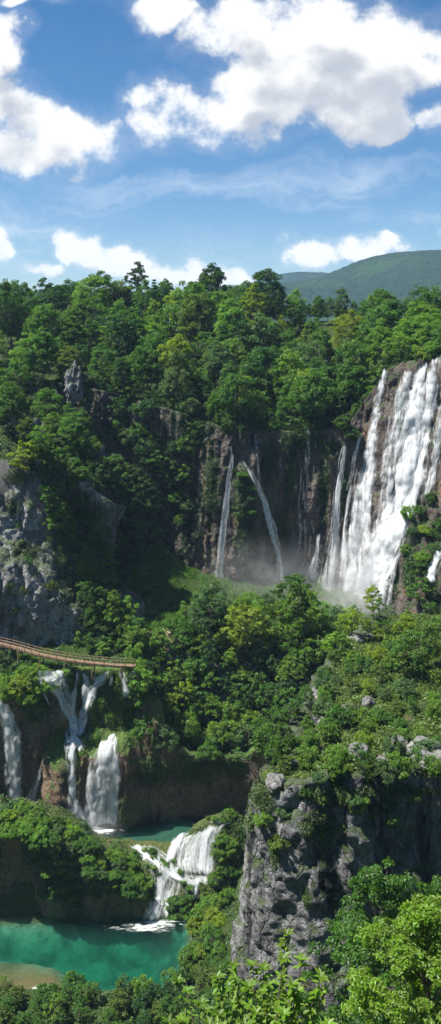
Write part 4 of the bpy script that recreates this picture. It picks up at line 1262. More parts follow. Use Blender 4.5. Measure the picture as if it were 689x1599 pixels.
fall('tall broad white waterfall pouring over the right side of the big cliff', [
    ([(598, 578, 611, 574), (588, 612, 606, 608), (576, 652, 600, 648), (563, 700, 594, 700), (552, 760, 592, 760), (544, 820, 590, 820), (536, 890, 592, 890), (524, 968, 588, 968)], .73, .4, 2),
    ([(627, 580, 650, 574), (611, 640, 650, 640), (597, 710, 642, 710), (587, 780, 628, 780), (572, 850, 620, 850)], .64, .4, 2),
    ([(650, 570, 674, 562), (634, 640, 668, 632), (622, 720, 660, 720), (604, 790, 650, 792), (578, 850, 634, 855), (552, 915, 612, 915), (530, 970, 602, 968)], .88, .6, 2),
    ([(674, 560, 694, 554), (658, 640, 686, 640), (646, 710, 676, 710), (638, 760, 668, 760), (618, 810, 650, 815)], .79, .5, 2),
    ([(690, 556, 712, 552), (680, 640, 702, 640), (668, 720, 694, 720), (655, 790, 678, 790)], .70, .45, 2),
    ([(640, 792, 656, 792), (622, 835, 640, 835), (612, 880, 626, 880), (600, 950, 614, 950)], .74, .4, 1),
    ([(568, 700, 584, 700), (548, 780, 572, 780), (538, 860, 562, 860), (528, 940, 560, 940)], .6, .4, 1),
    ([(607, 640, 613, 640), (598, 700, 612, 700), (588, 760, 604, 760)], .5, .35, 1),
], surf='big_wall')
fall('narrow slanting waterfall, left neighbour of the broad one', [
    ([(541, 690, 6), (534, 720, 9), (528, 770, 13), (524, 830, 16), (519, 880, 24), (512, 940, 36)], .78, .5, 2),
    ([(566, 672, 7), (556, 710, 9), (548, 760, 12), (542, 830, 15), (537, 910, 20)], .7, .5, 1)], surf='big_wall')
fall('faint veil of thin water threads down the dark middle cliff', [
    ([(469, 664, 8), (468, 760, 10), (468, 900, 14)], .42, .4, 1), ([(482, 662, 14), (480, 760, 20), (478, 860, 26), (474, 910, 34)], .42, .4, 1),
    ([(493, 670, 6), (492, 780, 9), (490, 860, 10)], .38, .4, 1)], surf='big_wall')
fall('short split cascade at the foot of the dark middle cliff', [([(501, 828, 6), (497, 860, 10), (490, 885, 16), (482, 908, 28)], .72, .5, 2)], surf='big_wall')
fall('thin slanting waterfall running right down the dark cliff', [
    ([(377, 716, 5), (390, 740, 7), (403, 765, 9), (415, 795, 14), (426, 830, 14), (434, 865, 12), (440, 915, 12)], .84, .4, 2),
    ([(414, 800, 5), (422, 830, 6), (430, 860, 6)], .7, .4, 1)], surf='big_wall')
fall('thin vertical waterfall at the left end of the dark cliff', [
    ([(358, 690, 3), (362, 712, 6), (356, 740, 10), (354, 775, 11), (350, 810, 12), (346, 850, 14), (343, 930, 22)], .84, .4, 2),
    ([(355, 770, 8), (352, 820, 8), (352, 900, 10)], .5, .4, 1), ([(350, 890, 8), (360, 915, 8), (364, 930, 6)], .55, .4, 1)], surf='big_wall')
fall('short faint water thread between the two thin waterfalls', [([(400, 668, 6), (401, 720, 8), (402, 770, 9)], .5, .4, 1)], surf='big_wall')
fall('small bright waterfall cut by the right edge below the broad one', [([(686, 842, 716, 836), (676, 858, 706, 858), (664, 880, 694, 884), (656, 912, 682, 918)], .68, .5, 2), ([(690, 846, 704, 844), (680, 866, 690, 866), (668, 900, 678, 904)], .8, .7, 1)], surf='big_wall')
fall('wide white waterfall at the far left over brown tufa', [
    ([(-14, 1092, 8, 1092), (-6, 1108, 22, 1110), (2, 1140, 34, 1140), (6, 1190, 38, 1190), (8, 1262, 44, 1262)], .82, .4, 2), ([(74, 1176, 5), (62, 1210, 10), (50, 1240, 14), (42, 1260, 20)], .62, .5, 1)], surf='low_wall', uvs=1.5, boost=.1)
fall('stepped white waterfall under the boardwalk, fanning onto the upper pool', [
    ([(66, 1042, 84, 1040), (68, 1062, 90, 1060), (78, 1090, 106, 1086), (92, 1112, 118, 1110), (105, 1135, 124, 1135), (107, 1160, 121, 1160), (104, 1200, 118, 1200), (106, 1245, 122, 1245), (108, 1290, 140, 1290)], .84, .65, 2),
    ([(90, 1041, 99, 1041), (86, 1065, 96, 1065), (88, 1092, 98, 1092)], .8, .65, 1),
    ([(114, 1045, 128, 1045), (108, 1075, 124, 1075), (105, 1105, 121, 1105), (107, 1138, 122, 1138)], .88, .65, 1),
    ([(158, 1046, 180, 1042), (147, 1060, 168, 1062), (137, 1078, 152, 1078), (133, 1100, 147, 1100), (126, 1125, 139, 1125), (117, 1155, 135, 1155)], .84, .65, 2),
    ([(130, 1046, 140, 1046), (131, 1066, 143, 1066), (127, 1084, 143, 1084), (128, 1112, 141, 1112)], .9, .65, 1),
    ([(182, 1044, 194, 1044), (187, 1062, 202, 1062), (194, 1092, 210, 1092)], .9, .65, 1), ([(203, 1046, 214, 1046), (205, 1078, 219, 1078)], .88, .65, 1),
    ([(104, 1150, 116, 1150), (112, 1160, 132, 1158), (126, 1178, 138, 1174)], .85, .7, 1),
    ([(168, 1146, 187, 1142), (152, 1164, 190, 1160), (138, 1190, 192, 1186), (128, 1230, 192, 1228), (112, 1292, 192, 1292)], .70, .7, 2),
    ([(172, 1148, 184, 1146), (150, 1190, 166, 1190), (140, 1290, 162, 1290)], .8, .95, 1), ([(178, 1148, 188, 1148), (172, 1200, 190, 1200), (172, 1290, 190, 1290)], .78, .95, 1),
    ([(76, 1041, 98, 1040), (78, 1066, 108, 1064), (90, 1096, 116, 1094), (100, 1120, 122, 1118)], .66, .8, 1), ([(100, 1130, 134, 1130), (96, 1190, 124, 1190), (96, 1250, 126, 1250)], .55, .7, 1),
    ([(60, 1040, 68, 1040), (58, 1075, 72, 1075), (70, 1105, 86, 1105)], .7, .7, 1), ([(148, 1046, 156, 1046), (142, 1066, 152, 1066)], .7, .7, 1),
    ([(136, 1082, 144, 1082), (122, 1110, 134, 1110), (114, 1150, 126, 1150)], .7, .7, 1), ([(170, 1050, 178, 1050), (166, 1080, 176, 1080)], .6, .7, 1), ([(192, 1060, 200, 1060), (198, 1100, 212, 1100)], .7, .7, 1),
], surf='low_wall', uvs=1.5, boost=.1)
rc = np.random.default_rng(77)
dome = [([(262, 1330, 280, 1312), (268, 1338, 300, 1298), (276, 1352, 322, 1288), (290, 1362, 344, 1284), (300, 1376, 350, 1290)][::-1] and
         [(272, 1312, 372, 1276), (262, 1322, 362, 1284), (256, 1334, 352, 1300), (256, 1346, 346, 1328), (258, 1358, 344, 1352), (262, 1368, 344, 1376)], .60, .2, 2),
        ([(298, 1296, 346, 1284), (290, 1312, 344, 1304), (288, 1332, 342, 1330), (286, 1352, 342, 1356), (284, 1366, 342, 1378)], .62, .28, 1),
        ([(322, 1286, 346, 1284), (308, 1306, 334, 1310), (302, 1334, 334, 1340), (298, 1362, 336, 1376)], .82, .3, 2),
        ([(270, 1312, 304, 1296), (262, 1324, 294, 1312), (256, 1338, 284, 1332), (252, 1352, 280, 1352)], .8, .25, 2)]
for _ in range(4):
    t = rc.random(); x0, y0 = 350 - 78 * t + rc.normal() * 3, 1285 + 32 * t + rc.normal() * 2
    ln = rc.uniform(28, 70) * (1 - .35 * t); dx = -rc.uniform(0, 14)
    dome.append(([(x0, y0, rc.uniform(3, 7)), (x0 + dx * .35, y0 + ln * .35, rc.uniform(4, 9)), (x0 + dx, y0 + ln, rc.uniform(5, 12))], rc.uniform(.6, .9), .3, 1))
fall('white cascade dropping over a rounded tufa dome beside the bluff', dome, uvs=2.2, cut=.0, boost=.1)
rap = [([(204, 1318, 240, 1318), (222, 1334, 268, 1330), (234, 1352, 290, 1346), (240, 1376, 300, 1372), (236, 1400, 290, 1396), (224, 1424, 280, 1420), (214, 1444, 270, 1440)], .56, .14, 1),
       ([(196, 1320, 216, 1316), (212, 1336, 236, 1328), (228, 1350, 256, 1340), (238, 1370, 268, 1362), (236, 1392, 266, 1388), (228, 1414, 262, 1412), (214, 1442, 256, 1440)], .78, .16, 2),
       ([(344, 1366, 346, 1384), (318, 1366, 322, 1388), (292, 1362, 298, 1388), (268, 1352, 276, 1382), (246, 1342, 258, 1372)], .9, .18, 2),
       ([(318, 1380, 342, 1382), (312, 1398, 336, 1402), (312, 1420, 330, 1424), (304, 1442, 322, 1444)], .74, .16, 1),
       ([(278, 1380, 304, 1378), (286, 1394, 312, 1394), (298, 1410, 316, 1410)], .74, .16, 1),
       ([(246, 1384, 272, 1384), (250, 1404, 274, 1404), (244, 1436, 268, 1438)], .74, .16, 1)]
for _ in range(5):
    x0, y0 = rc.uniform(222, 325), 0
    y0 = 1345 + abs(x0 - 250) * .35 + rc.uniform(-6, 30); ln = rc.uniform(18, 46); dx = rc.uniform(-14, 8)
    rap.append(([(x0, y0, rc.uniform(4, 8)), (x0 + dx * .4, y0 + ln * .5, rc.uniform(6, 14)), (x0 + dx, min(1440, y0 + ln), rc.uniform(6, 16))], rc.uniform(.6, .88), .2, 1))
fall('foaming rapids stepping down between tufts into the lower pool', rap, name='rapids', cat='rapids', uvs=2.0, cut=.0, boost=.1)

# ------------------------------------------------------------------ pools
WATER1 = mat_water('lower_pool_water', (0.11, 0.74, 0.65), (0.3, 0.85, 0.75), 0.024)
WATER2 = mat_water('upper_pool_water', (0.08, 0.66, 0.64), (0.2, 0.8, 0.8), 0.015)


def pool(name, nx, ny, z, deep, mat, label):
    cx, cy = 60, 40
    X, Y = np.meshgrid(np.linspace(*nx, cx), np.linspace(*ny, cy))
    T = np.stack([X, Y, np.full_like(X, z)], -1).reshape(-1, 3)
    B = T.copy(); B[:, 2] = deep
    f = grid_faces(cy, cx); n = len(T); a = np.arange(n).reshape(cy, cx)
    ring = np.concatenate([a[0, :], a[1:, -1], a[-1, -2::-1], a[-2:0:-1, 0]]); r2 = np.roll(ring, -1)
    side = np.stack([ring, ring + n, r2 + n, r2], -1)
    me = mesh_from(name, np.concatenate([T, B]), np.concatenate([f, f[:, ::-1] + n, side]), False)
    o = link(name, me, mat)
    tag(o, label, 'water', kind='structure')


pool('lower_pool_water', (-75, 6), (119, 145.5), 0.25, -5.5, WATER1, 'clear turquoise green lower pool')
pool('upper_pool_water', (-42, 4.5), (148.9, 160.5), 7.75, 4.5, WATER2, 'dark teal upper pool at the foot of the stepped falls')


def foam(cx, cy, z, rx, ry, seed, label):
    n = 40; rs = np.linspace(0, 1, 14); a = np.linspace(0, 2 * math.pi, n + 1)
    V, E = [], []
    for r in rs:
        for t in a:
            k = 1 + .3 * mn.noise(Vector((math.cos(t) * 1.3 + seed, math.sin(t) * 1.3, seed)))
            x = cx + math.cos(t) * rx * r * k; y = cy + math.sin(t) * ry * r * k
            V.append((x, y, z + .06 * (1 - r) + .05 * mn.noise(Vector((x, y, 0))))); E.append(1 - r)
    me = mesh_from('foam', np.array(V), grid_faces(14, n + 1))
    at = me.attributes.new('edge', 'FLOAT', 'POINT'); at.data.foreach_set('value', np.array(E, np.float32))
    o = link('foam', me, FOAM); tag(o, label, 'foam', kind='stuff')


def at_z(px, py, z):
    Y = (CAMZ - z) * F / (py - HY); return (px - CX) / F * Y, Y


for i, (px, py, z, rx, ry, lab) in enumerate([(152, 1297, 7.86, 6.5, 2.0, 'white foam where the stepped falls meet the upper pool'), (232, 1447, .34, 8.5, 1.7, 'white foam streak where the rapids enter the lower pool'),
                                              (248, 1441, .38, 5.0, 1.1, 'thick foam at the foot of the rapids'), (305, 1378, 0, 0, 0, ''), (62, 1546, .34, 2.4, 1.2, 'small white riffle at the near shore'),
                                              (252, 1281, 7.86, 1.6, .4, 'small foam patch by the cave mouth')]):
    if rx == 0: continue
    x, y = at_z(px, py, z); foam(x, y, z, rx, ry, i * 3.1, lab)

def drape_foam(px, py, rx, ry, seed, label):
    n = 30; V, E = [], []; last = None
    for r in np.linspace(0, 1, 9):
        for t in np.linspace(0, 2 * math.pi, n + 1):
            k = 1 + .35 * mn.noise(Vector((math.cos(t) * 1.4 + seed, math.sin(t) * 1.4, seed)))
            h = cast(px + rx * r * k * math.cos(t), py + ry * r * k * math.sin(t))
            last = h or last
            V.append(tuple(last[0] + last[1] * .14)); E.append(1 - r)
    me = mesh_from('foam', np.array(V), grid_faces(9, n + 1))
    at = me.attributes.new('edge', 'FLOAT', 'POINT'); at.data.foreach_set('value', np.array(E, np.float32))
    tag(link('foam', me, FOAM), label, 'foam', kind='stuff')


for i, (px, py, rx, ry, lab) in enumerate([(318, 1377, 30, 8, 'churned foam at the foot of the dome cascade'), (268, 1366, 26, 9, 'foam where the rapids turn'), (246, 1408, 18, 16, 'foam over the lowest steps of the rapids'), (225, 1338, 18, 8, 'foam at the spill of the upper pool'), (345, 1283, 22, 5, 'foam on the crest of the dome cascade')]):
    drape_foam(px, py, rx, ry, 5.5 + i * 2.3, lab)

# ------------------------------------------------------------------ mist at the foot of the broad fall
def mat_mist(name, dens):
    m, nt, out = new_mat(name)
    tc = nt.node('ShaderNodeTexCoord')
    g = nt.m('SUBTRACT', nt.node('ShaderNodeVectorMath', {0: tc.outputs['Generated'], 1: (.5, .5, .5)}, operation='DISTANCE').outputs['Value'], 0.0)
    f = nt.ss(g, 0.08, 0.48, 1.0, 0.0)
    n = nt.noise(tc.outputs['Object'], 0.28, 3, 0.6)
    d = nt.m('MULTIPLY', nt.m('MULTIPLY', f, nt.ss(n, .3, .65)), dens)
    v = nt.node('ShaderNodeVolumePrincipled', {'Color': (0.97, 0.98, 1.0), 'Density': d, 'Anisotropy': 0.1})
    nt.l.new(v.outputs[0], out.inputs['Volume'])
    return m


MIST = mat_mist('mist_air', 0.14)
for px, py, rx, rz, lab in [(550, 940, 13, 12, 'white spray cloud at the foot of the broad waterfall'), (566, 885, 11, 13, 'spray drifting up the lower part of the broad waterfall'), (470, 900, 17, 13, 'thin spray along the foot of the dark middle cliff'), (395, 890, 17, 13, 'thin spray below the thin slanting waterfall'), (152, 1280, 7, 3.2, 'fine spray at the foot of the stepped falls')]:
    h = cast(px, py)
    th = np.linspace(0, math.pi, 18); ph = np.linspace(0, 2 * math.pi, 37)
    V = np.array([(rx * math.sin(a) * math.cos(b), rx * .6 * math.sin(a) * math.sin(b), rz * math.cos(a)) for a in th for b in ph])
    me = mesh_from('mist', V, grid_faces(18, 37))
    bm = bmesh.new(); bm.from_mesh(me); bmesh.ops.remove_doubles(bm, verts=bm.verts, dist=1e-4); bmesh.ops.recalc_face_normals(bm, faces=bm.faces); bm.to_mesh(me); bm.free()
    me.materials.append(MIST if px > 540 else mat_mist('thin_mist', 0.024 if px > 300 else .06))
    o = link('mist', me); o.location = (h[0].x, h[0].y - rx * .45, h[0].z); tag(o, lab, 'mist', kind='stuff')

# ------------------------------------------------------------------ far mountain and haze
def mountain(name, Y, ctrl, depth, seed):
    A = np.array(ctrl, float)
    pxs = np.linspace(A[0, 0], A[-1, 0], 220); top = np.interp(pxs, A[:, 0], A[:, 1])
    ker = np.ones(11) / 11; top = np.convolve(np.pad(top, 5, mode='edge'), ker, 'valid')
    T = np.linspace(0, 1.25, 60); V = []
    for t in T:
        for px, tp in zip(pxs, top):
            y = Y - depth * (1 - t); prof = math.sin(min(t, 1) * math.pi / 2) if t <= 1 else 1 - (t - 1) * 1.2
            x = (px - CX) / F * Y; zt = CAMZ - (tp - HY) / F * Y
            base = 30
            z = base + (zt - base) * prof + 16 * mn.fractal(Vector((x * .004 + seed, y * .004, 0)), .9, 2, 4) * math.sin(min(t, 1) * math.pi) + 3.0 * mn.noise(Vector((x * .06, y * .06, seed))) + 2.2 * mn.noise(Vector((x * .14, y * .14, seed)))
            V.append((x, y, z))
    o = link(name, mesh_from(name, np.array(V), grid_faces(60, 220)), MTN); tag(o, kind='structure')


MTN = mat_mountain()
mountain('mountain', 2400, [(380, 450), (440, 446), (500, 434), (530, 420), (560, 407), (600, 397), (650, 393), (689, 392), (760, 388), (900, 400)], 900, 2.0)
mountain('hills', 3300, [(-300, 455), (0, 458), (300, 456), (395, 446), (430, 428), (470, 426), (520, 428), (620, 430), (800, 440), (1000, 450)], 900, 9.0)


def haze():
    lo = (-1900, -60, -8); hi = (1900, 3600, 372)
    V = [(x, y, z) for x in (lo[0], hi[0]) for y in (lo[1], hi[1]) for z in (lo[2], hi[2])]
    Fq = [(0, 1, 3, 2), (4, 6, 7, 5), (0, 4, 5, 1), (2, 3, 7, 6), (0, 2, 6, 4), (1, 5, 7, 3)]
    me = mesh_from('haze', np.array(V, float), np.array(Fq), False)
    bm = bmesh.new(); bm.from_mesh(me); bmesh.ops.recalc_face_normals(bm, faces=bm.faces); bm.to_mesh(me); bm.free()
    me.materials.append(mat_volume('haze_air', (0.50, 0.70, 1.0), 0.00010, 0.0))
    o = link('haze', me); tag(o, 'thin blue summer haze over the valley', 'haze', kind='stuff')


haze()

# ------------------------------------------------------------------ slim and bare woody plants on the bluff
def bare_shrub(px, py, height_, seed, label, n=9, mat=BARKD, tilt=(0, 0)):
    rng = np.random.default_rng(seed); h = cast(px, py); paths = []
    def grow(p, d, L, r, lev):
        q = [p]; dd = d.copy()
        for k in range(5):
            dd = unit(dd + .16 * rng.normal(size=3) + np.array([0, 0, .05])); q.append(q[-1] + dd * L / 5)
        paths.append((np.array(q), np.linspace(r, r * .45, 6)))
        if lev > 0:
            for k in range(3): grow(q[2 + k], unit(dd + .75 * rng.normal(size=3)), L * .6, r * .55, lev - 1)
    for k in range(n):
        grow(np.zeros(3), unit(np.array([tilt[0], tilt[1], 1.0]) + .5 * rng.normal(size=3)), height_ * rng.uniform(.5, 1), .06, 2)
    v, f = tube_geo(paths, 4)
    o = link('bare_shrub', mesh_from('bare_shrub', v, f), mat); o.location = h[0]; tag(o, label, 'shrub')


bare_shrub(520, 1125, 3.4, 2, 'bare forked grey shrub amid pale boulders on the bluff', 4)
bare_shrub(408, 1225, 3.0, 4, 'dead twiggy branches leaning left from the bluff edge', 6, BARK, (-1.2, 0))
bare_shrub(470, 1556, 3.0, 6, 'tangle of dry grey twigs at the foot of the bluff', 6, BARK)
for px, py, s, lab in [(594, 1003, .85, 'slim sapling with thin crown standing out at the bluff back rim'), (655, 1020, .8, 'second slim sapling on the bluff, right of the first')]:
    h = cast(px, py)
    t = plant('young_tree', make_tree(500 + px, 1.9, 6.5, 2.6, 22, 34, .4, flat=.4, bough=.25, inner=.1, name='sapling', trunk_r=.13, bark=BARKD), h[0], s, 'mid green', 'tree', 'fixed')
    tag(t, lab, 'tree')

# bare earth on the path beyond the boardwalk
def earth_patch(cx, cy, rx, ry, seed, name):
    n = 36; V = []
    for r in np.linspace(0, 1, 10):
        for t in np.linspace(0, 2 * math.pi, n + 1):
            k = 1 + .3 * mn.noise(Vector((math.cos(t) * 1.5 + seed, math.sin(t) * 1.5, seed)))
            x = cx + rx * r * k * math.cos(t); y = cy + ry * r * k * math.sin(t); l, _ = drop(x, y)
            V.append((x, y, l.z + .12 * (1 - r ** 4) - .05))
    m, nt, out = new_mat('bare_earth')
    tc = nt.node('ShaderNodeTexCoord'); q = nt.noise(tc.outputs['Object'], 1.2, 6, .65)
    b = nt.node('ShaderNodeBsdfDiffuse', {'Color': nt.mix(q, (.22, .15, .09), (.46, .36, .25))}); nt.l.new(b.outputs[0], out.inputs[0])
    o = link(name, mesh_from(name, np.array(V), grid_faces(10, n + 1)), m); tag(o, kind='structure')


h = cast(255, 1002); earth_patch(h[0].x, h[0].y, 5.0, 5.0, 3.0, 'path')

# ------------------------------------------------------------------ labels: cull what nothing shows, then say which one each is
bpy.context.view_layer.update()
dg = bpy.context.evaluated_depsgraph_get()
ORD = ['first', 'second', 'third', 'fourth', 'fifth', 'sixth', 'seventh', 'eighth', 'ninth', 'tenth', 'eleventh', 'twelfth', 'thirteenth', 'fourteenth', 'fifteenth', 'sixteenth', 'seventeenth', 'eighteenth', 'nineteenth', 'twentieth', 'twenty-first', 'twenty-second', 'twenty-third', 'twenty-fourth', 'twenty-fifth']
rv = random.Random(4)


def seen(root):
    ch = root.children[0]; M = ch.matrix_world; vs = ch.data.vertices; hits = 0; inframe = 0
    for _ in range(26):
        p = M @ vs[rv.randrange(len(vs))].co
        px, py = to_px(p)
        if not (-45 < px < 735 and -20 < py < 1625): continue
        if 0 < px < 689 and 0 < py < 1599: inframe += 1
        else: continue
        o = Vector((0, 0, CAMZ)); d = p - o; L = d.length
        cur = o; d.normalize(); blocked = False; left = L
        for hop in range(14):
            ok, loc, nor, idx, ob, mt = scene.ray_cast(dg, cur, d, distance=left + .2)
            if not ok: break
            if ob.parent == root: break
            nm = ob.name.split('.')[0]
            if nm in ('haze', 'mist', 'foam', 'water_strand', 'waterfall'):
                cur = loc + d * .01; left = (p - cur).length; continue
            blocked = True; break
        if not blocked: hits += 1
    return hits, inframe


PLACES = {'crag_face': 'face of left crag', 'dome_top': 'top of dome cascade', 'walk_back': 'behind the boardwalk', 'walk_end': 'right end of boardwalk', 
    'thicket_back': 'rear of central thicket', 'thicket_front': 'front of central thicket', 'left_bench': 'bench under left boardwalk end',
    'crag_foot': 'foot of left crag', 'crag_slope': 'slope right of left crag', 'crag_top': 'above left crag', 'shaded_wall': 'shaded cliff beside notch',
    'cliff_lip': 'lip of tall cliff', 'wet_shoulder': 'wet shoulder between thin falls', 'fall_foot': 'shoulder right of broad fall',
    'ridge': 'top of near bluff', 'ridge_back': 'rear of near bluff', 'ridge_face': 'rim of near bluff', 'mound': 'mound beside green pool',
    'mound_face': 'face of pool mound', 'rapids': 'amid white rapids', 'right_bank': 'bank right of rapids', 'near_bank': 'bank at bottom edge'}
buckets = {}
for root, cat, colour, where in TODO:
    if where == 'fixed': continue
    h_, inf = seen(root)
    if h_ < (3 if cat == 'shrub' else 2 if cat != 'tree' else 1):
        for c in list(root.children): bpy.data.objects.remove(c)
        bpy.data.objects.remove(root); continue
    p = root.matrix_world.translation
    bb = [root.children[0].matrix_world @ Vector(b) for b in root.children[0].bound_box]
    px = sum(to_px(b)[0] for b in bb) / 8; cy_ = sum(to_px(b)[1] for b in bb) / 8
    if isinstance(where, tuple):
        side = 'left' if px < 230 else 'middle' if px < 460 else 'right'
        y = p.y
        row = 'lowest' if y < 216 else 'second lowest' if y < 236 else 'middle' if y < 258 else 'high' if y < 280 else 'skyline'
        key = (cat, colour, '%s row of %s forest third' % (row, side))
    else:
        key = (cat, colour, PLACES[where])
    buckets.setdefault(key, []).append((px, cy_, root))
GRP = {'small tree': 'small trees of the central thicket', 'bush': 'bushes on the banks of the lower pool', 'shrub': 'green shrubs on the rocks and terraces', 'plant': 'leafy plants around the pools', 'tree': 'forest trees behind the waterfalls'}
for (cat, colour, place), lst in list(buckets.items()):
    halves = [('', lst)]
    if len(lst) > 9:
        lst.sort(key=lambda t: t[1]); k = len(lst) // 2
        halves = [('upper ', lst[:k]), ('lower ', lst[k:])]
    for hw, sub in halves:
        sub.sort(key=lambda t: t[0]); n = len(sub)
        for i, (px, cy_, root) in enumerate(sub):
            kind = 'spruce' if root.name.startswith('spruce') else cat
            o_ = ('the only %s one there' % colour if n == 1 else ('leftmost' if i == 0 else 'rightmost' if i == n - 1 else ORD[i] + ' from left') + ' of that colour')
            tag(root, '%s %s, %s%s, %s' % (colour, kind, hw, place, o_), cat, GRP[cat])

# ------------------------------------------------------------------ sky, sun, camera
CLOUD = 8.3
SUN_EL, SUN_AZ = 60.0, -97.0            # degrees; azimuth measured from +Y towards +X
w = bpy.data.worlds.new('World'); scene.world = w; w.use_nodes = True
nt = NT(w.node_tree); nt.n.clear()
out = nt.node('ShaderNodeOutputWorld')
sky = nt.node('ShaderNodeTexSky', sky_type='NISHITA', sun_disc=False)
sky.sun_elevation = math.radians(SUN_EL); sky.sun_rotation = math.radians(SUN_AZ)
sky.air_density = 1.0; sky.dust_density = 0.4; sky.ozone_density = 2.5; sky.altitude = 600
tc = nt.node('ShaderNodeTexCoord'); D = tc.outputs['Generated']
sx = nt.node('ShaderNodeSeparateXYZ', {0: D})
den = nt.m('MAXIMUM', nt.m('ABSOLUTE', sx.outputs[1]), 0.15)
u = nt.m('DIVIDE', sx.outputs[0], den); v = nt.m('DIVIDE', sx.outputs[2], den)
BL = [(70, 218, 118, 55, 1.0), (18, 165, 70, 50, 1.0), (5, 65, 45, 55, .9), (40, 2, 60, 14, .7), (238, 12, 52, 42, .95), (285, 185, 92, 52, 1.0), (345, 205, 110, 42, .9), (430, 140, 120, 72, 1.0),
      (560, 165, 100, 52, 1.0), (500, 50, 190, 70, 1.15), (400, 20, 90, 40, .8), (620, 105, 90, 60, .9), (690, 190, 30, 30, .7), (125, 395, 46, 38, 1.0), (175, 412, 70, 26, 1.0), (270, 425, 70, 20, .9), (330, 418, 42, 22, .95), (-6, 385, 26, 36, .95),
      (495, 392, 34, 26, .95), (540, 400, 80, 24, 1.0), (612, 384, 40, 18, .9), (400, 432, 120, 14, .7), (110, 380, 40, 24, .9), (220, 425, 90, 24, 1.0), (350, 428, 60, 20, .9), (60, 425, 60, 14, .6), (455, 370, 20, 14, .5), (250, 150, 70, 40, .8), (600, 190, 70, 30, .9)]


def field(uu, vv):
    acc = None
    for px, py, rx, ry, wt in BL:
        a = nt.m('MULTIPLY', nt.m('SUBTRACT', uu, (px - CX) / F), F / rx)
        b = nt.m('MULTIPLY', nt.m('SUBTRACT', vv, (HY - py) / F), F / ry)
        r = nt.m('SUBTRACT', wt, nt.m('MULTIPLY_ADD', a, a, nt.m('MULTIPLY', b, b)))
        acc = r if acc is None else nt.m('SMOOTH_MAX', acc, r, 0.25)
    return acc


def uvvec(uu, vv, sc=1.0):
    return nt.node('ShaderNodeCombineXYZ', {0: uu, 1: vv, 2: 0.37}).outputs[0]


base = uvvec(u, v)
warp = nt.noise(base, 9.0, 4, 0.6, out=1)
wv = nt.node('ShaderNodeSeparateXYZ', {0: warp})
uw = nt.m('ADD', u, nt.m('MULTIPLY', nt.m('SUBTRACT', wv.outputs[0], .5), .10))
vw = nt.m('ADD', v, nt.m('MULTIPLY', nt.m('SUBTRACT', wv.outputs[1], .5), .07))


def dens(du, dv, det):
    f = field(nt.m('ADD', uw, du), nt.m('ADD', vw, dv))
    f = nt.m('MINIMUM', nt.m('MAXIMUM', f, -2.2), 0.75)
    vec = uvvec(nt.m('ADD', u, du), nt.m('ADD', v, dv))
    n = nt.mix(nt.ss(v, .10, .16), nt.noise(vec, 24.0, det, 0.62), nt.noise(vec, 11.0, det, 0.62))
    n = nt.node('ShaderNodeSeparateColor', {0: n}).outputs[0]
    n2 = nt.noise(vec, 4.5, 2, 0.5)
    return nt.m('ADD', nt.m('MULTIPLY', f, 0.62), nt.m('ADD', nt.m('MULTIPLY', nt.m('SUBTRACT', n, .5), 2.6), nt.m('MULTIPLY', nt.m('SUBTRACT', n2, .5), .9)))


d0 = dens(0.0, 0.0, 10)
d1 = dens(-0.010, 0.022, 5); d2 = dens(-0.02, 0.060, 2)
alpha = nt.m('MAXIMUM', nt.ss(d0, -0.12, 0.40), nt.ss(d0, -0.55, 0.25, 0.0, 0.14))
occ = nt.m('ADD', nt.m('MULTIPLY', nt.ss(d1, -0.2, 1.0), 0.45), nt.m('MULTIPLY', nt.ss(d2, -0.25, 0.7), 0.55))
lum = nt.ss(occ, 0.30, 1.0, 1.0, 0.62)
ccol = nt.mix(nt.ss(lum, .5, .95), (0.78, 0.85, 0.97), (1.0, 0.995, 0.985))
cl = nt.node('ShaderNodeVectorMath', {0: ccol, 'Scale': nt.m('MULTIPLY', lum, CLOUD)}, operation='SCALE').outputs[0]
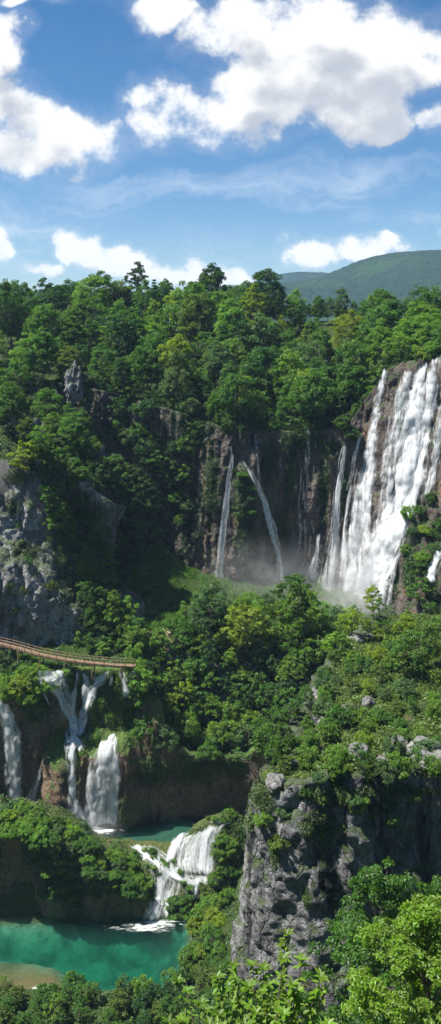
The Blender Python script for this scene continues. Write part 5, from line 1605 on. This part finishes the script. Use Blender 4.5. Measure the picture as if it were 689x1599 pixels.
# thin cirrus veils
cz = nt.noise(nt.mapping(nt.node('ShaderNodeVectorMath', {0: base, 1: nt.node('ShaderNodeVectorMath', {0: warp, 'Scale': .12}, operation='SCALE').outputs[0]}, operation='ADD').outputs[0], (2.2, 13, 1)), 1.6, 6, .6)
cir = nt.m('MULTIPLY', nt.ss(cz, .44, .74), nt.m('MULTIPLY', nt.ss(v, .06, .10), nt.ss(v, .16, .26, 1.0, .12)))
skyc = nt.node('ShaderNodeHueSaturation', {'Saturation': 1.34, 'Value': 0.90, 'Color': sky.outputs[0]}).outputs[0]
skyc = nt.mix(nt.m('MULTIPLY', cir, .42), skyc, (7.5, 8.0, 8.6))
final = nt.mix(nt.m('MULTIPLY', alpha, nt.ss(v, 0.0, 0.03)), skyc, cl)
bg = nt.node('ShaderNodeBackground', {'Color': final, 'Strength': 0.058})
nt.l.new(bg.outputs[0], out.inputs[0])
w.cycles.sampling_method = 'MANUAL'; w.cycles.sample_map_resolution = 512

sl = bpy.data.lights.new('sun', 'SUN'); sl.energy = 4.6; sl.angle = math.radians(0.53); sl.color = (1.0, 0.955, 0.88)
so = bpy.data.objects.new('sun', sl); C.objects.link(so)
el, az = math.radians(SUN_EL), math.radians(SUN_AZ)
sd = Vector((math.sin(az) * math.cos(el), math.cos(az) * math.cos(el), math.sin(el)))
so.rotation_euler = (-sd).to_track_quat('-Z', 'Y').to_euler()
so.location = sd * 500

cam = bpy.data.cameras.new('camera'); co = bpy.data.objects.new('camera', cam); C.objects.link(co)
co.location = (0, 0, CAMZ); co.rotation_euler = (math.radians(90), 0, 0)
cam.sensor_fit = 'VERTICAL'; cam.sensor_height = 36.0; cam.sensor_width = 36.0
cam.lens = 36.0 * F / 1599.0
cam.shift_y = -(799.5 - HY) / 1599.0
cam.clip_start = 0.1; cam.clip_end = 9000
scene.camera = co

scene.view_settings.view_transform = 'Standard'; scene.view_settings.look = 'None'
scene.view_settings.exposure = 1.22; scene.view_settings.gamma = 1.0
cy = scene.cycles
cy.max_bounces = 7; cy.diffuse_bounces = 3; cy.glossy_bounces = 2; cy.transmission_bounces = 4; cy.transparent_max_bounces = 24; cy.volume_bounces = 1
cy.use_denoising = True
try: cy.denoiser = 'OPENIMAGEDENOISE'
except Exception: pass
cy.caustics_reflective = False; cy.caustics_refractive = False
cy.use_light_tree = False
